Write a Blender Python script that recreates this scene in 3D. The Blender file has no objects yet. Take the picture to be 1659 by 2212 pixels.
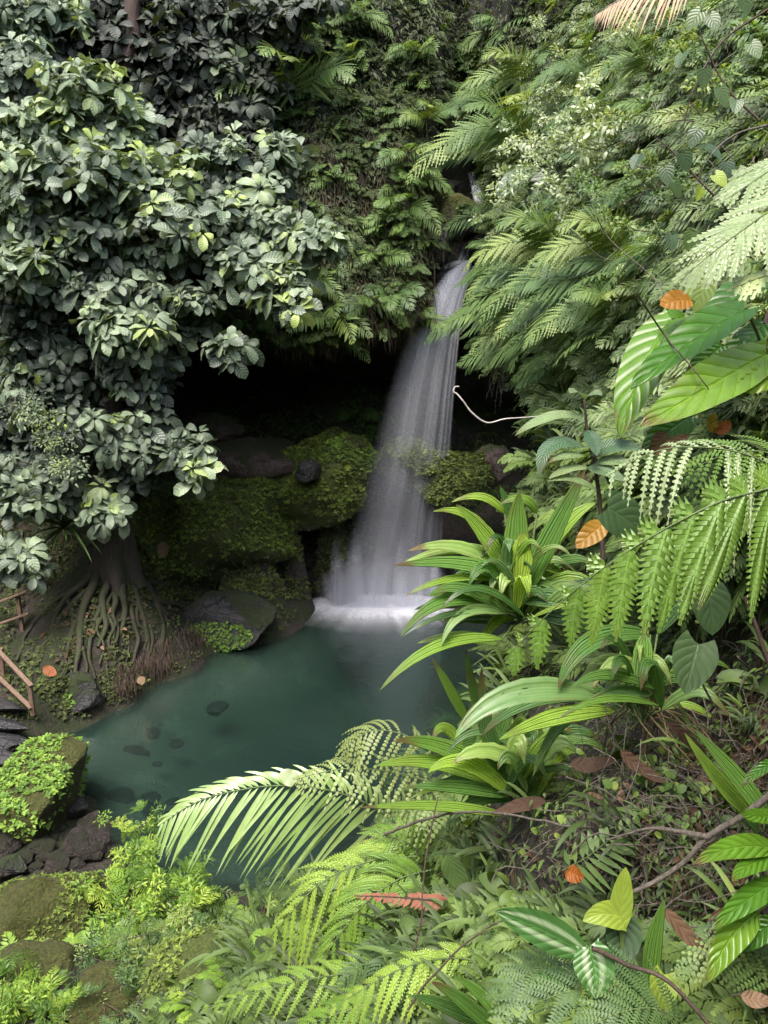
import bpy, bmesh, math, random
import numpy as np
from mathutils import Vector, Matrix, noise as mnoise
PI = math.pi
rad = math.radians
RS = np.random.RandomState(7)
random.seed(7)
scene = bpy.context.scene
COL = scene.collection
# ------------------------------------------------------------------ camera
PITCH = rad(15)
CAM = np.array([0.0, 0.0, 9.0])
FW = np.array([0, math.cos(PITCH), -math.sin(PITCH)])
UPV = np.array([0, math.sin(PITCH), math.cos(PITCH)])
RT = np.array([1.0, 0, 0])
FPX, CU, CV = 1702.0, 829.5, 1106.0        # survey sheet is 1659 x 2212
def ray(u, v): return FW + RT*((u-CU)/FPX) + UPV*((CV-v)/FPX)
def at(u, v, d): return CAM + d*ray(u, v)
def atz(u, v, z):
    r = ray(u, v); return CAM + r*((z-CAM[2])/r[2])
def aty(u, v, y):
    r = ray(u, v); return CAM + r*(y/r[1])
def nz(a): 
    a = np.asarray(a, float); return a/(np.linalg.norm(a)+1e-9)
# ------------------------------------------------------------------ mesh collector
class MB:
    def __init__(s): s.V=[]; s.UV=[]; s.R=[]; s.F4=[]; s.F3=[]; s.M4=[]; s.M3=[]; s.n=0
    def add(s, v, f4=None, f3=None, uv=None, r=0.5, m=0):
        v=np.asarray(v,float); k=len(v)
        s.V.append(v); s.UV.append(np.zeros((k,2)) if uv is None else np.asarray(uv,float))
        s.R.append(np.full(k,r,float) if np.isscalar(r) else np.asarray(r,float))
        if f4 is not None and len(f4): f4=np.asarray(f4,int); s.F4.append(f4+s.n); s.M4.append(np.full(len(f4),m) if np.isscalar(m) else m)
        if f3 is not None and len(f3): f3=np.asarray(f3,int); s.F3.append(f3+s.n); s.M3.append(np.full(len(f3),m))
        s.n+=k
    def data(s):
        V=np.vstack(s.V); UV=np.vstack(s.UV); R=np.concatenate(s.R)
        F4=np.vstack(s.F4) if s.F4 else np.zeros((0,4),int); F3=np.vstack(s.F3) if s.F3 else np.zeros((0,3),int)
        M4=np.concatenate(s.M4) if s.M4 else np.zeros(0,int); M3=np.concatenate(s.M3) if s.M3 else np.zeros(0,int)
        return V,UV,R,F4,F3,M4,M3
    def proto(s): return s.data()
    def stamp(s, proto, mats, rnds, mix=0.35, m=None):
        V,UV,R,F4,F3,M4,M3 = proto
        mats=np.asarray(mats,float); k=len(mats); n=len(V)
        if k==0: return
        W=np.einsum('kij,nj->kni',mats[:,:3,:3],V)+mats[:,None,:3,3]
        off=(np.arange(k)*n)[:,None,None]+s.n
        s.V.append(W.reshape(-1,3)); s.UV.append(np.tile(UV,(k,1)))
        rr=np.asarray(rnds,float)[:,None]+(R[None,:]-.5)*mix
        s.R.append(np.clip(rr,0,1).reshape(-1))
        if len(F4): s.F4.append((F4[None]+off).reshape(-1,4)); s.M4.append(np.tile(M4,k) if m is None else np.full(k*len(F4),m))
        if len(F3): s.F3.append((F3[None]+off).reshape(-1,3)); s.M3.append(np.tile(M3,k) if m is None else np.full(k*len(F3),m))
        s.n+=n*k
    def mesh(s, name, mats, smooth=True):
        V,UV,R,F4,F3,M4,M3=s.data()
        me=bpy.data.meshes.new(name)
        nl=len(F4)*4+len(F3)*3; nf=len(F4)+len(F3)
        me.vertices.add(len(V)); me.vertices.foreach_set('co',V.astype(np.float32).ravel())
        me.loops.add(nl); me.polygons.add(nf)
        li=np.concatenate([F4.ravel(),F3.ravel()]).astype(np.int32)
        me.loops.foreach_set('vertex_index',li)
        st=np.concatenate([np.arange(len(F4))*4, len(F4)*4+np.arange(len(F3))*3]).astype(np.int32)
        me.polygons.foreach_set('loop_start',st)
        me.polygons.foreach_set('material_index',np.concatenate([M4,M3]).astype(np.int32))
        me.polygons.foreach_set('use_smooth',np.full(nf,smooth,bool))
        uvl=me.uv_layers.new(name='UVMap'); uvl.data.foreach_set('uv',UV[li].astype(np.float32).ravel())
        at_=me.attributes.new('rnd','FLOAT','POINT'); at_.data.foreach_set('value',R.astype(np.float32))
        for m in (mats if isinstance(mats,(list,tuple)) else [mats]): me.materials.append(m)
        me.update(calc_edges=True); me.validate()
        return me
    def build(s, name, mats, parent=None, smooth=True, **tags):
        o=bpy.data.objects.new(name,s.mesh(name,mats,smooth)); COL.objects.link(o)
        if parent is not None: o.parent=parent
        for k,x in tags.items(): o[k]=x
        return o
def link(name, me, parent=None, loc=None, M=None, **tags):
    o=bpy.data.objects.new(name,me); COL.objects.link(o)
    if parent is not None: o.parent=parent
    if M is not None: o.matrix_world=Matrix(M.tolist())
    elif loc is not None: o.location=loc
    for k,x in tags.items(): o[k]=x
    return o
def thing(name, label, category, loc=(0,0,0), group=None, M=None):
    o=bpy.data.objects.new(name,None); COL.objects.link(o); o.empty_display_size=.1
    if M is not None: o.matrix_world=Matrix(M.tolist())
    else: o.location=loc
    o['label']=label; o['category']=category
    if group: o['group']=group
    return o
def centred(mb, name, mats, P, parent=None, **tags):
    """build with the object's origin at P"""
    mb.V=[v-np.asarray(P)[None,:] for v in mb.V]
    o=mb.build(name,mats,parent,**tags)
    if parent is None: o.location=P
    return o
def frame(z, x=None, roll=None):
    """columns x,y,z : z = main axis"""
    z=nz(z)
    a=np.array([0,0,1.0]) if abs(z[2])<.9 else np.array([0,1.0,0])
    x0=nz(np.cross(a,z)) if x is None else nz(x-np.dot(x,z)*z); y0=np.cross(z,x0)
    if roll is not None:
        c,s_=math.cos(roll),math.sin(roll); x0,y0=c*x0+s_*y0,-s_*x0+c*y0
    return np.stack([x0,y0,z],1)
def mat4(R3, t, s=1.0):
    M=np.eye(4); M[:3,:3]=R3*s; M[:3,3]=t; return M
def rotz(a):
    c,s_=math.cos(a),math.sin(a); return np.array([[c,-s_,0],[s_,c,0],[0,0,1.0]])
# ------------------------------------------------------------------ shapes along curves
def bez(P0,P1,P2,n):
    t=np.linspace(0,1,n)[:,None]; P0,P1,P2=map(lambda p:np.asarray(p,float),(P0,P1,P2))
    return (1-t)**2*P0+2*t*(1-t)*P1+t*t*P2
def poly(points, n):
    """Catmull-Rom through points"""
    P=np.asarray(points,float)
    if len(P)==2: return P[0]+(P[1]-P[0])*np.linspace(0,1,n)[:,None]
    Q=np.vstack([2*P[0]-P[1],P,2*P[-1]-P[-2]]); m=len(P)-1
    out=[]
    for g in np.linspace(0,m-1e-6,n):
        i=int(g); t=g-i; a,b,c,d=Q[i],Q[i+1],Q[i+2],Q[i+3]
        out.append(.5*((2*b)+(-a+c)*t+(2*a-5*b+4*c-d)*t*t+(-a+3*b-3*c+d)*t**3))
    return np.array(out)
def tangents(p):
    t=np.gradient(p,axis=0); return t/(np.linalg.norm(t,axis=1,keepdims=True)+1e-9)
def tube(mb, pts, rads, k=6, r=.5, m=0, cap=True):
    pts=np.asarray(pts,float); n=len(pts); rads=np.full(n,rads) if np.isscalar(rads) else np.asarray(rads,float)
    if len(rads)!=n: rads=np.interp(np.linspace(0,1,n),np.linspace(0,1,len(rads)),rads)
    T=tangents(pts); a=np.array([0.31,.17,.93]); S=np.cross(T,a); S/=np.linalg.norm(S,axis=1,keepdims=True)+1e-9; B=np.cross(T,S)
    an=np.linspace(0,2*PI,k,endpoint=False)
    v=pts[:,None,:]+rads[:,None,None]*(np.cos(an)[None,:,None]*S[:,None,:]+np.sin(an)[None,:,None]*B[:,None,:])
    L=np.linalg.norm(np.diff(pts,axis=0),axis=1).sum()
    uv=np.stack(np.meshgrid(np.linspace(0,1,k),np.linspace(0,L,n)),-1).reshape(-1,2)
    i=np.arange(n-1)[:,None]*k; j=np.arange(k)[None,:]; j2=(j+1)%k
    f=np.stack([i+j,i+j2,i+k+j2,i+k+j],-1).reshape(-1,4)
    mb.add(v.reshape(-1,3),f4=f,uv=uv,r=r,m=m)
def wprof(t,a,b): return np.sin(PI*np.clip(t,0,1)**a)**b
def leaf_on(mb, pts, N, W, a=.8, b=.8, nw=2, fold=.15, pleat=0, pamp=0., lobe=0., wave=0., r=.5, m=0, base=0.0, notch=0.):
    """leaf blade along a midrib curve; N = hint of the upper face normal"""
    pts=np.asarray(pts,float); n=len(pts); t=np.linspace(0,1,n)
    T=tangents(pts); S=np.cross(T,np.asarray(N,float)[None,:]); S/=np.linalg.norm(S,axis=1,keepdims=True)+1e-9; Nn=np.cross(S,T)
    L=np.linalg.norm(pts[-1]-pts[0])
    w=W/2*np.maximum(wprof(t,a,b),base*(1-t)**.5*(t<.35)*1.0)
    if lobe: w[0]=W/2*.62
    s=np.linspace(-1,1,2*nw+1)
    h=fold*np.abs(s)[None,:]*w[:,None]
    if pleat: h=h+pamp*(np.abs(((s*pleat*.5)%1)-.5)*4-1)[None,:]*np.minimum(1,w/(W*.25+1e-9))[:,None]
    if wave:
        ph=RS.rand()*6; h=h+wave*np.sin(t*9+ph)[:,None]*(np.abs(s)[None,:]**1.5)*np.sign(s)[None,:]*.5+wave*np.sin(t*13+ph*2)[:,None]*np.abs(s)[None,:]*.6
    back=-lobe*L*((1-t)**3)[:,None]*(np.abs(s)**1.3)[None,:]
    if notch: w=w*(1+notch*RS.uniform(-1,.4,n))
    v=pts[:,None,:]+S[:,None,:]*(s[None,:]*w[:,None])[:,:,None]+Nn[:,None,:]*h[:,:,None]+T[:,None,:]*back[:,:,None]
    k=2*nw+1
    uv=np.stack([np.broadcast_to(s*.5+.5,(n,k)),np.broadcast_to(t[:,None],(n,k))],-1).reshape(-1,2)
    i=np.arange(n-1)[:,None]*k; j=np.arange(k-1)[None,:]
    f=np.stack([i+j,i+j+1,i+k+j+1,i+k+j],-1).reshape(-1,4)
    mb.add(v.reshape(-1,3),f4=f,uv=uv,r=r,m=m)
def comb_on(mb, pts, N, W, nl, sweep=.35, fill=.72, a=.75, b=.6, r=.5, m=0, rib=True, curl=.12, drop=0., core=0., tipw=.22):
    """pinna cut into lobes: two quads per lobe on each side of the midrib"""
    pts=np.asarray(pts,float); L=np.linalg.norm(np.diff(pts,axis=0),axis=1).sum()
    tt=np.linspace(0,1,len(pts)); T=tangents(pts)
    g=lambda x:np.stack([np.interp(x,tt,pts[:,c]) for c in range(3)],-1)
    gt=lambda x:np.stack([np.interp(x,tt,T[:,c]) for c in range(3)],-1)
    step=1.0/nl; t0=(np.arange(nl)+.15)*step; t0=t0[t0<.985]
    vs=[];uv=[]
    c=t0+step*fill*.5
    w=W/2*np.maximum(wprof(.04+.96*c,a,b),.12)
    Tm=gt(c); S=np.cross(Tm,np.asarray(N,float)[None,:]); S/=np.linalg.norm(S,axis=1,keepdims=True)+1e-9; Nn=np.cross(S,Tm)
    d=step*fill
    for sg in (-1,1):
        A=g(t0); B=g(np.minimum(t0+d,1)); ww=w[:,None]
        mid=sg*S*ww*.6+Tm*(sweep*ww*.5)-Nn*ww*curl*.3
        tip=sg*S*ww+Tm*(sweep*ww)-Nn*ww*curl
        Cm=(A+B)/2; hw=Tm*(d*L*.5)
        q=np.stack([A,B,Cm+mid+hw*.95,Cm+mid-hw*.85,Cm+tip+hw*tipw,Cm+tip-hw*tipw*.7],1)
        vs.append(q.reshape(-1,3))
        s0=.5; uvv=np.zeros((len(t0),6,2)); uvv[:,:,1]=c[:,None]; uvv[:,0:2,0]=.5; uvv[:,2:4,0]=.5+sg*.3; uvv[:,4:6,0]=.5+sg*.5
        uv.append(uvv.reshape(-1,2))
    v=np.vstack(vs); k=len(t0)*2; o=(np.arange(k)*6)[:,None]
    f=np.vstack([o+np.array([[0,1,2,3]]),o+np.array([[3,2,4,5]])])
    mb.add(v,f4=f,uv=np.vstack(uv),r=r,m=m)
    if core: leaf_on(mb,pts,N,W*core*2*.5,a=a,b=b,nw=1,fold=-curl,r=r,m=m,base=.5)
    if rib: leaf_on(mb,pts[:: max(1,len(pts)//5)],N,W*.10,a=.6,b=.5,nw=1,fold=-.4,r=r,m=m)
def frond_on(mb, pts, N, n, plen, pw, ang=65, a=.7, b=.7, droop=.3, kind='leaf', nl=10, r=.5, m=0, stem=.006, mstem=1, t0=.08, both=(1,1), seg=5, jit=.12, rise=0., pa=.8, pb=.8, fill=.72, core=0., sweep=.35, tipw=.22, fwd=.18, miss=.035):
    """fern or palm frond: pinnae on both sides of a rachis curve"""
    pts=np.asarray(pts,float); tt=np.linspace(0,1,len(pts)); T=tangents(pts)
    tube(mb,pts,np.linspace(stem,stem*.3,len(pts)),4,r=r,m=mstem)
    for i in range(n):
        t=t0+(1-t0)*(i+.3)/n
        for sg in (-1,1):
            k=both[0] if sg<0 else both[1]
            if k<=0 or RS.rand()<miss: continue
            k=k*(1 if RS.rand()>.1 else RS.uniform(.55,.95))
            tj=min(.995,t+RS.uniform(-.2,.2)/n)
            P=np.array([np.interp(tj,tt,pts[:,c]) for c in range(3)]); Tt=nz([np.interp(tj,tt,T[:,c]) for c in range(3)])
            S=nz(np.cross(Tt,N)); Nn=np.cross(S,Tt)
            an=rad(ang*(1-.45*t))*(1+RS.uniform(-jit,jit))
            D=nz(Tt*math.cos(an)+sg*S*math.sin(an)+Nn*(rise+RS.uniform(-jit,jit)*.6))
            l=plen*k*max(.13,float(wprof(np.array(.06+.94*t),a,b)))*(1+RS.uniform(-jit,jit)*.5)
            x=np.linspace(0,1,seg)
            q=P+D[None,:]*(l*x)[:,None]+np.array([0,0,-1.0])[None,:]*(droop*RS.uniform(.7,1.35)*l*x**2)[:,None]+S[None,:]*(RS.normal()*jit*.5*l*x**2)[:,None]+Tt[None,:]*(fwd*l*x**2)[:,None]
            rr=float(np.clip(r+RS.uniform(-.12,.12),0,1))
            if kind=='leaf': leaf_on(mb,q,Nn,pw*(.55+.45*l/plen/max(k,.01)),a=pa,b=pb,nw=1,fold=.1,r=rr,m=m)
            else: comb_on(mb,q,Nn,pw*(.4+.6*l/plen/max(k,.01)),max(4,int(nl*l/plen)),r=rr,m=m,fill=fill,core=core,sweep=sweep,tipw=tipw,a=pa if pa!=.8 else .75,b=pb if pb!=.8 else .6)
# ------------------------------------------------------------------ materials
def nodes(name):
    m=bpy.data.materials.new(name); m.use_nodes=True; nt=m.node_tree; nt.nodes.clear()
    def N(t,**k):
        n=nt.nodes.new(t)
        for a,b in k.items():
            if a=='inp':
                for x,y in b.items(): n.inputs[x].default_value=y
            else: setattr(n,a,b)
        return n
    def L(a,b): nt.links.new(a,b)
    return m,nt,N,L
def c4(c): return (c[0],c[1],c[2],1)
def ramp(N,stops,interp='LINEAR'):
    r=N('ShaderNodeValToRGB'); r.color_ramp.interpolation=interp; e=r.color_ramp.elements
    while len(e)<len(stops): e.new(.5)
    for i,(p,c) in enumerate(stops): e[i].position=p; e[i].color=c4(c) if len(c)==3 else c
    return r
def math_(N,L,op,a,b=None,c=None):
    n=N('ShaderNodeMath',operation=op)
    for i,x in enumerate((a,b,c)):
        if x is None: continue
        if isinstance(x,(int,float)): n.inputs[i].default_value=x
        else: L(x,n.inputs[i])
    return n.outputs[0]
def leaf_mat(name, stops, rough=.42, spec=.5, trans=.28, vein=9, slant=1.1, vamp=.35, bump=.35, rib=1.35, tgain=1.5, orw=.35, holes=0, blotch=.25, pale=None, stripes=0, samp=.35, tips=.0):
    m,nt,N,L=nodes(name)
    at_=N('ShaderNodeAttribute',attribute_name='rnd'); oi=N('ShaderNodeObjectInfo')
    a=math_(N,L,'MULTIPLY_ADD',oi.outputs['Random'],orw,-orw*.5); fac=math_(N,L,'ADD',at_.outputs['Fac'],a)
    rp=ramp(N,stops); L(fac,rp.inputs[0])
    tc=N('ShaderNodeTexCoord'); uv=N('ShaderNodeSeparateXYZ'); L(tc.outputs['UV'],uv.inputs[0])
    s=math_(N,L,'ABSOLUTE',math_(N,L,'MULTIPLY_ADD',uv.outputs[0],2.0,-1.0))
    ph=math_(N,L,'MULTIPLY',math_(N,L,'SUBTRACT',uv.outputs[1],math_(N,L,'MULTIPLY',s,slant/vein if vein else 0)),vein*2*PI)
    wv=math_(N,L,'POWER',math_(N,L,'ABSOLUTE',math_(N,L,'SINE',math_(N,L,'MULTIPLY',ph,.5))),.45)
    mid=math_(N,L,'SMOOTH_MIN',math_(N,L,'MULTIPLY',s,11.0),1.0,.2)
    hgt=math_(N,L,'MULTIPLY',wv,math_(N,L,'MINIMUM',mid,1.0))
    nz_=N('ShaderNodeTexNoise',inp={'Scale':14.0,'Detail':2.0}); L(tc.outputs['Object'],nz_.inputs['Vector'])
    bl=math_(N,L,'MULTIPLY_ADD',nz_.outputs[0],blotch*2,1-blotch)
    # veins are slightly paler lines in the blade
    vv=math_(N,L,'MULTIPLY_ADD',math_(N,L,'SUBTRACT',1.0,hgt),vamp,1.0)
    tot=math_(N,L,'MULTIPLY',vv,bl)
    if stripes:
        st=math_(N,L,'ABSOLUTE',math_(N,L,'SINE',math_(N,L,'MULTIPLY',uv.outputs[0],stripes*PI)))
        hgt=math_(N,L,'MULTIPLY',st,1.0); tot=math_(N,L,'MULTIPLY',tot,math_(N,L,'MULTIPLY_ADD',math_(N,L,'POWER',st,.6),samp,1.0-samp*.6))
    mx=N('ShaderNodeMix',data_type='RGBA',blend_type='MULTIPLY'); mx.inputs[0].default_value=1
    cmb=N('ShaderNodeCombineColor'); 
    for i in range(3): L(tot,cmb.inputs[i])
    L(rp.outputs[0],mx.inputs[6]); L(cmb.outputs[0],mx.inputs[7])
    col=mx.outputs[2]
    if tips:
        # browned tips and blotches where the blade has died back
        n5=N('ShaderNodeTexNoise',inp={'Scale':6.0,'Detail':3.0}); L(tc.outputs['Object'],n5.inputs['Vector'])
        tf=math_(N,L,'ADD',math_(N,L,'POWER',uv.outputs[1],7.0),math_(N,L,'MULTIPLY',math_(N,L,'POWER',s,8.0),.35))
        tf=math_(N,L,'MULTIPLY',tf,math_(N,L,'SMOOTH_MAX',math_(N,L,'MULTIPLY_ADD',n5.outputs[0],5.0,-2.2),0.0,.1))
        tf=math_(N,L,'MINIMUM',math_(N,L,'MULTIPLY',tf,tips),.9)
        m6=N('ShaderNodeMix',data_type='RGBA'); L(tf,m6.inputs[0]); L(col,m6.inputs[6]); m6.inputs[7].default_value=(.15,.095,.04,1); col=m6.outputs[2]
    if pale is not None:
        # pale stripes running along the blade (variegated leaves)
        pr=ramp(N,[(0,(0,0,0)),(pale[1],(0,0,0)),(pale[2],(1,1,1)),(pale[3],(1,1,1)),(pale[4],(0,0,0))]); L(s,pr.inputs[0])
        m2=N('ShaderNodeMix',data_type='RGBA'); L(pr.outputs[0],m2.inputs[0]); L(col,m2.inputs[6]); m2.inputs[7].default_value=c4(pale[0]); col=m2.outputs[2]
    bp=N('ShaderNodeBump',inp={'Strength':bump,'Distance':.02}); L(hgt,bp.inputs['Height'])
    p=N('ShaderNodeBsdfPrincipled',inp={'Roughness':rough,'Specular IOR Level':spec}); L(col,p.inputs['Base Color']); L(bp.outputs[0],p.inputs['Normal'])
    tg=N('ShaderNodeMix',data_type='RGBA',blend_type='MULTIPLY'); tg.inputs[0].default_value=1; L(col,tg.inputs[6]); tg.inputs[7].default_value=(tgain*1.15,tgain*1.1,tgain*.35,1)
    tr=N('ShaderNodeBsdfTranslucent'); L(tg.outputs[2],tr.inputs[0]); L(bp.outputs[0],tr.inputs['Normal'])
    ms=N('ShaderNodeMixShader'); ms.inputs[0].default_value=trans; L(p.outputs[0],ms.inputs[1]); L(tr.outputs[0],ms.inputs[2])
    out=N('ShaderNodeOutputMaterial'); sh=ms.outputs[0]
    if holes:
        vo=N('ShaderNodeTexVoronoi',inp={'Scale':holes}); L(tc.outputs['UV'],vo.inputs['Vector'])
        n2=N('ShaderNodeTexNoise',inp={'Scale':3.0}); L(tc.outputs['Object'],n2.inputs['Vector'])
        h=math_(N,L,'LESS_THAN',vo.outputs[0],math_(N,L,'MULTIPLY_ADD',n2.outputs[0],1.4,-.72))
        tp=N('ShaderNodeBsdfTransparent'); m3=N('ShaderNodeMixShader'); L(h,m3.inputs[0]); L(sh,m3.inputs[1]); L(tp.outputs[0],m3.inputs[2]); sh=m3.outputs[0]
    L(sh,out.inputs[0]); return m
def rock_mat(name, dark, light, moss=None, moss2=None, mossamt=.5, rough=.55, scale=1.0, bump=.6, wet=.0, mz=.35):
    m,nt,N,L=nodes(name)
    tc=N('ShaderNodeTexCoord'); geo=N('ShaderNodeNewGeometry')
    P=geo.outputs['Position']
    n1=N('ShaderNodeTexNoise',inp={'Scale':1.6*scale,'Detail':8.0,'Roughness':.62}); L(P,n1.inputs['Vector'])
    n2=N('ShaderNodeTexNoise',inp={'Scale':11*scale,'Detail':6.0,'Roughness':.7}); L(P,n2.inputs['Vector'])
    v=N('ShaderNodeTexVoronoi',inp={'Scale':3.2*scale}); v.feature='DISTANCE_TO_EDGE'; L(P,v.inputs['Vector'])
    rp=ramp(N,[(.3,dark),(.7,light)]); L(math_(N,L,'MULTIPLY_ADD',n2.outputs[0],.55,math_(N,L,'MULTIPLY',n1.outputs[0],.5)),rp.inputs[0])
    col=rp.outputs[0]
    h=math_(N,L,'MULTIPLY_ADD',n2.outputs[0],.6,math_(N,L,'MULTIPLY_ADD',n1.outputs[0],1.2,math_(N,L,'MULTIPLY',math_(N,L,'MINIMUM',v.outputs[0],.06),4.0)))
    p=N('ShaderNodeBsdfPrincipled',inp={'Roughness':rough,'Specular IOR Level':.5})
    if moss is not None:
        sx=N('ShaderNodeSeparateXYZ'); L(geo.outputs['Normal'],sx.inputs[0])
        n3=N('ShaderNodeTexNoise',inp={'Scale':.9*scale,'Detail':7.0,'Roughness':.7}); L(P,n3.inputs['Vector'])
        f=math_(N,L,'ADD',math_(N,L,'MULTIPLY',sx.outputs[2],mz),math_(N,L,'MULTIPLY_ADD',n3.outputs[0],2.4,-1.2+mossamt-.5))
        fr=ramp(N,[(.0,(0,0,0)),(.22,(1,1,1))]); L(f,fr.inputs[0])
        n4=N('ShaderNodeTexNoise',inp={'Scale':26*scale,'Detail':5.0,'Roughness':.75}); L(P,n4.inputs['Vector'])
        mr=ramp(N,[(.3,[x*.45 for x in moss]),(.55,moss),(.78,moss2 or moss)]); L(n4.outputs[0],mr.inputs[0])
        mx=N('ShaderNodeMix',data_type='RGBA'); L(fr.outputs[0],mx.inputs[0]); L(col,mx.inputs[6]); L(mr.outputs[0],mx.inputs[7]); col=mx.outputs[2]
        h=math_(N,L,'ADD',h,math_(N,L,'MULTIPLY',fr.outputs[0],math_(N,L,'MULTIPLY_ADD',n4.outputs[0],1.6,.15)))
        rr=math_(N,L,'MULTIPLY_ADD',fr.outputs[0],.95-rough,rough); L(rr,p.inputs['Roughness'])
    bp=N('ShaderNodeBump',inp={'Strength':bump,'Distance':.12}); L(h,bp.inputs['Height'])
    L(col,p.inputs['Base Color']); L(bp.outputs[0],p.inputs['Normal'])
    out=N('ShaderNodeOutputMaterial'); L(p.outputs[0],out.inputs[0]); return m
def bark_mat(name, dark, light, moss=(.04,.055,.015), amt=.45, rough=.8, sc=1.0):
    m,nt,N,L=nodes(name)
    geo=N('ShaderNodeNewGeometry'); mp=N('ShaderNodeMapping'); mp.inputs['Scale'].default_value=(7*sc,7*sc,1.6*sc); L(geo.outputs['Position'],mp.inputs[0])
    n1=N('ShaderNodeTexNoise',inp={'Scale':2.2,'Detail':7.0,'Roughness':.65}); L(mp.outputs[0],n1.inputs['Vector'])
    n2=N('ShaderNodeTexNoise',inp={'Scale':2.4*sc,'Detail':6.0,'Roughness':.7}); L(geo.outputs['Position'],n2.inputs['Vector'])
    rp=ramp(N,[(.3,dark),(.7,light)]); L(n1.outputs[0],rp.inputs[0])
    fr=ramp(N,[(1-amt-.08,(0,0,0)),(1-amt+.08,(1,1,1))]); L(n2.outputs[0],fr.inputs[0])
    mx=N('ShaderNodeMix',data_type='RGBA'); L(fr.outputs[0],mx.inputs[0]); L(rp.outputs[0],mx.inputs[6]); mx.inputs[7].default_value=c4(moss)
    bp=N('ShaderNodeBump',inp={'Strength':.7,'Distance':.05}); L(n1.outputs[0],bp.inputs['Height'])
    p=N('ShaderNodeBsdfPrincipled',inp={'Roughness':rough}); L(mx.outputs[2],p.inputs['Base Color']); L(bp.outputs[0],p.inputs['Normal'])
    out=N('ShaderNodeOutputMaterial'); L(p.outputs[0],out.inputs[0]); return m
M={}
# broad rosette leaves of the big tree: dull grey-green, a few yellow-green ones
M['tree_leaf']=leaf_mat('tree_leaf',[(0,(.034,.048,.032)),(.25,(.078,.108,.068)),(.5,(.145,.192,.12)),(.8,(.24,.31,.18)),(1,(.27,.35,.08))],rough=.42,spec=.55,trans=.16,vein=8,vamp=.22,bump=.45,tgain=1.2,orw=0)
M['tree_leaf_dark']=leaf_mat('tree_leaf_dark',[(0,(.025,.032,.023)),(.5,(.055,.068,.047)),(.85,(.095,.122,.075)),(1,(.14,.19,.07))],rough=.5,spec=.4,trans=.14,vein=8,vamp=.25,bump=.5,tgain=1.1,orw=0)
M['cliff_fern']=leaf_mat('cliff_fern',[(0,(.035,.06,.02)),(.4,(.07,.12,.03)),(.75,(.11,.18,.042)),(1,(.19,.25,.05))],rough=.55,spec=.35,trans=.3,vein=0,vamp=.2,bump=.2)
M['cliff_fuzz']=leaf_mat('cliff_fuzz',[(0,(.06,.042,.025)),(.25,(.032,.036,.018)),(.5,(.045,.062,.024)),(.8,(.075,.105,.035)),(1,(.14,.17,.055))],rough=.6,spec=.3,trans=.25,vein=0,bump=.1,orw=0)
M['slope_fern']=leaf_mat('slope_fern',[(0,(.034,.066,.024)),(.4,(.066,.118,.04)),(.75,(.11,.175,.052)),(1,(.21,.265,.075))],rough=.5,spec=.4,trans=.35,vein=0,vamp=.25,bump=.2)
M['slope_fuzz']=leaf_mat('slope_fuzz',[(0,(.08,.06,.03)),(.2,(.018,.025,.011)),(.5,(.045,.07,.027)),(.8,(.13,.185,.06)),(1,(.36,.41,.18))],rough=.48,spec=.45,trans=.32,vein=0,bump=.1,orw=0)
M['pale_shrub']=leaf_mat('pale_shrub',[(0,(.10,.14,.065)),(.5,(.18,.23,.12)),(1,(.30,.35,.2))],rough=.36,spec=.65,trans=.28,vein=0,bump=.1)
M['bright_herb']=leaf_mat('bright_herb',[(0,(.05,.10,.02)),(.4,(.10,.18,.028)),(.8,(.17,.27,.04)),(1,(.26,.34,.055))],rough=.5,spec=.35,trans=.36,vein=0,bump=.1)
M['palm']=leaf_mat('palm',[(0,(.08,.15,.035)),(.6,(.15,.24,.065)),(1,(.28,.36,.14))],rough=.33,spec=.6,trans=.28,vein=0,bump=.1)
M['pleated']=leaf_mat('pleated',[(0,(.032,.08,.022)),(.4,(.062,.14,.03)),(.7,(.11,.215,.036)),(1,(.27,.39,.05))],rough=.3,spec=.65,trans=.3,vein=0,vamp=.3,bump=.6,orw=0,blotch=.15,stripes=8,samp=.34,tips=1.6)
M['pleated_holes']=leaf_mat('pleated_holes',[(0,(.05,.11,.035)),(.5,(.085,.16,.05)),(1,(.19,.28,.07))],rough=.36,spec=.55,trans=.3,vein=0,vamp=.3,bump=.1,orw=0,holes=7,blotch=.2,stripes=8,samp=.3,tips=2.2)
M['bank_fuzz']=leaf_mat('bank_fuzz',[(0,(.06,.042,.022)),(.15,(.025,.035,.014)),(.5,(.05,.08,.022)),(.8,(.10,.155,.035)),(1,(.2,.27,.06))],rough=.55,spec=.35,trans=.3,vein=0,bump=.1,orw=0)
M['tree_fern']=leaf_mat('tree_fern',[(0,(.07,.14,.028)),(.5,(.135,.24,.036)),(1,(.25,.36,.055))],rough=.4,spec=.55,trans=.34,vein=26,slant=1.5,vamp=.5,bump=.5,orw=0,tips=.8)
M['pale_fern']=leaf_mat('pale_fern',[(0,(.10,.16,.05)),(.5,(.19,.26,.10)),(1,(.34,.42,.22))],rough=.38,spec=.6,trans=.3,vein=14,slant=1.2,vamp=.4,bump=.4,orw=0,tips=.8)
M['old_fern']=leaf_mat('old_fern',[(0,(.10,.13,.035)),(.5,(.16,.2,.06)),(1,(.26,.31,.13))],rough=.5,trans=.3,vein=0,orw=0)
M['big_leaf']=leaf_mat('big_leaf',[(0,(.03,.09,.014)),(.4,(.055,.155,.014)),(.8,(.11,.23,.018)),(1,(.18,.28,.022))],rough=.33,spec=.5,trans=.34,vein=8,slant=1.8,vamp=.32,bump=.5,orw=0,blotch=.28,tips=1.2)
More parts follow.
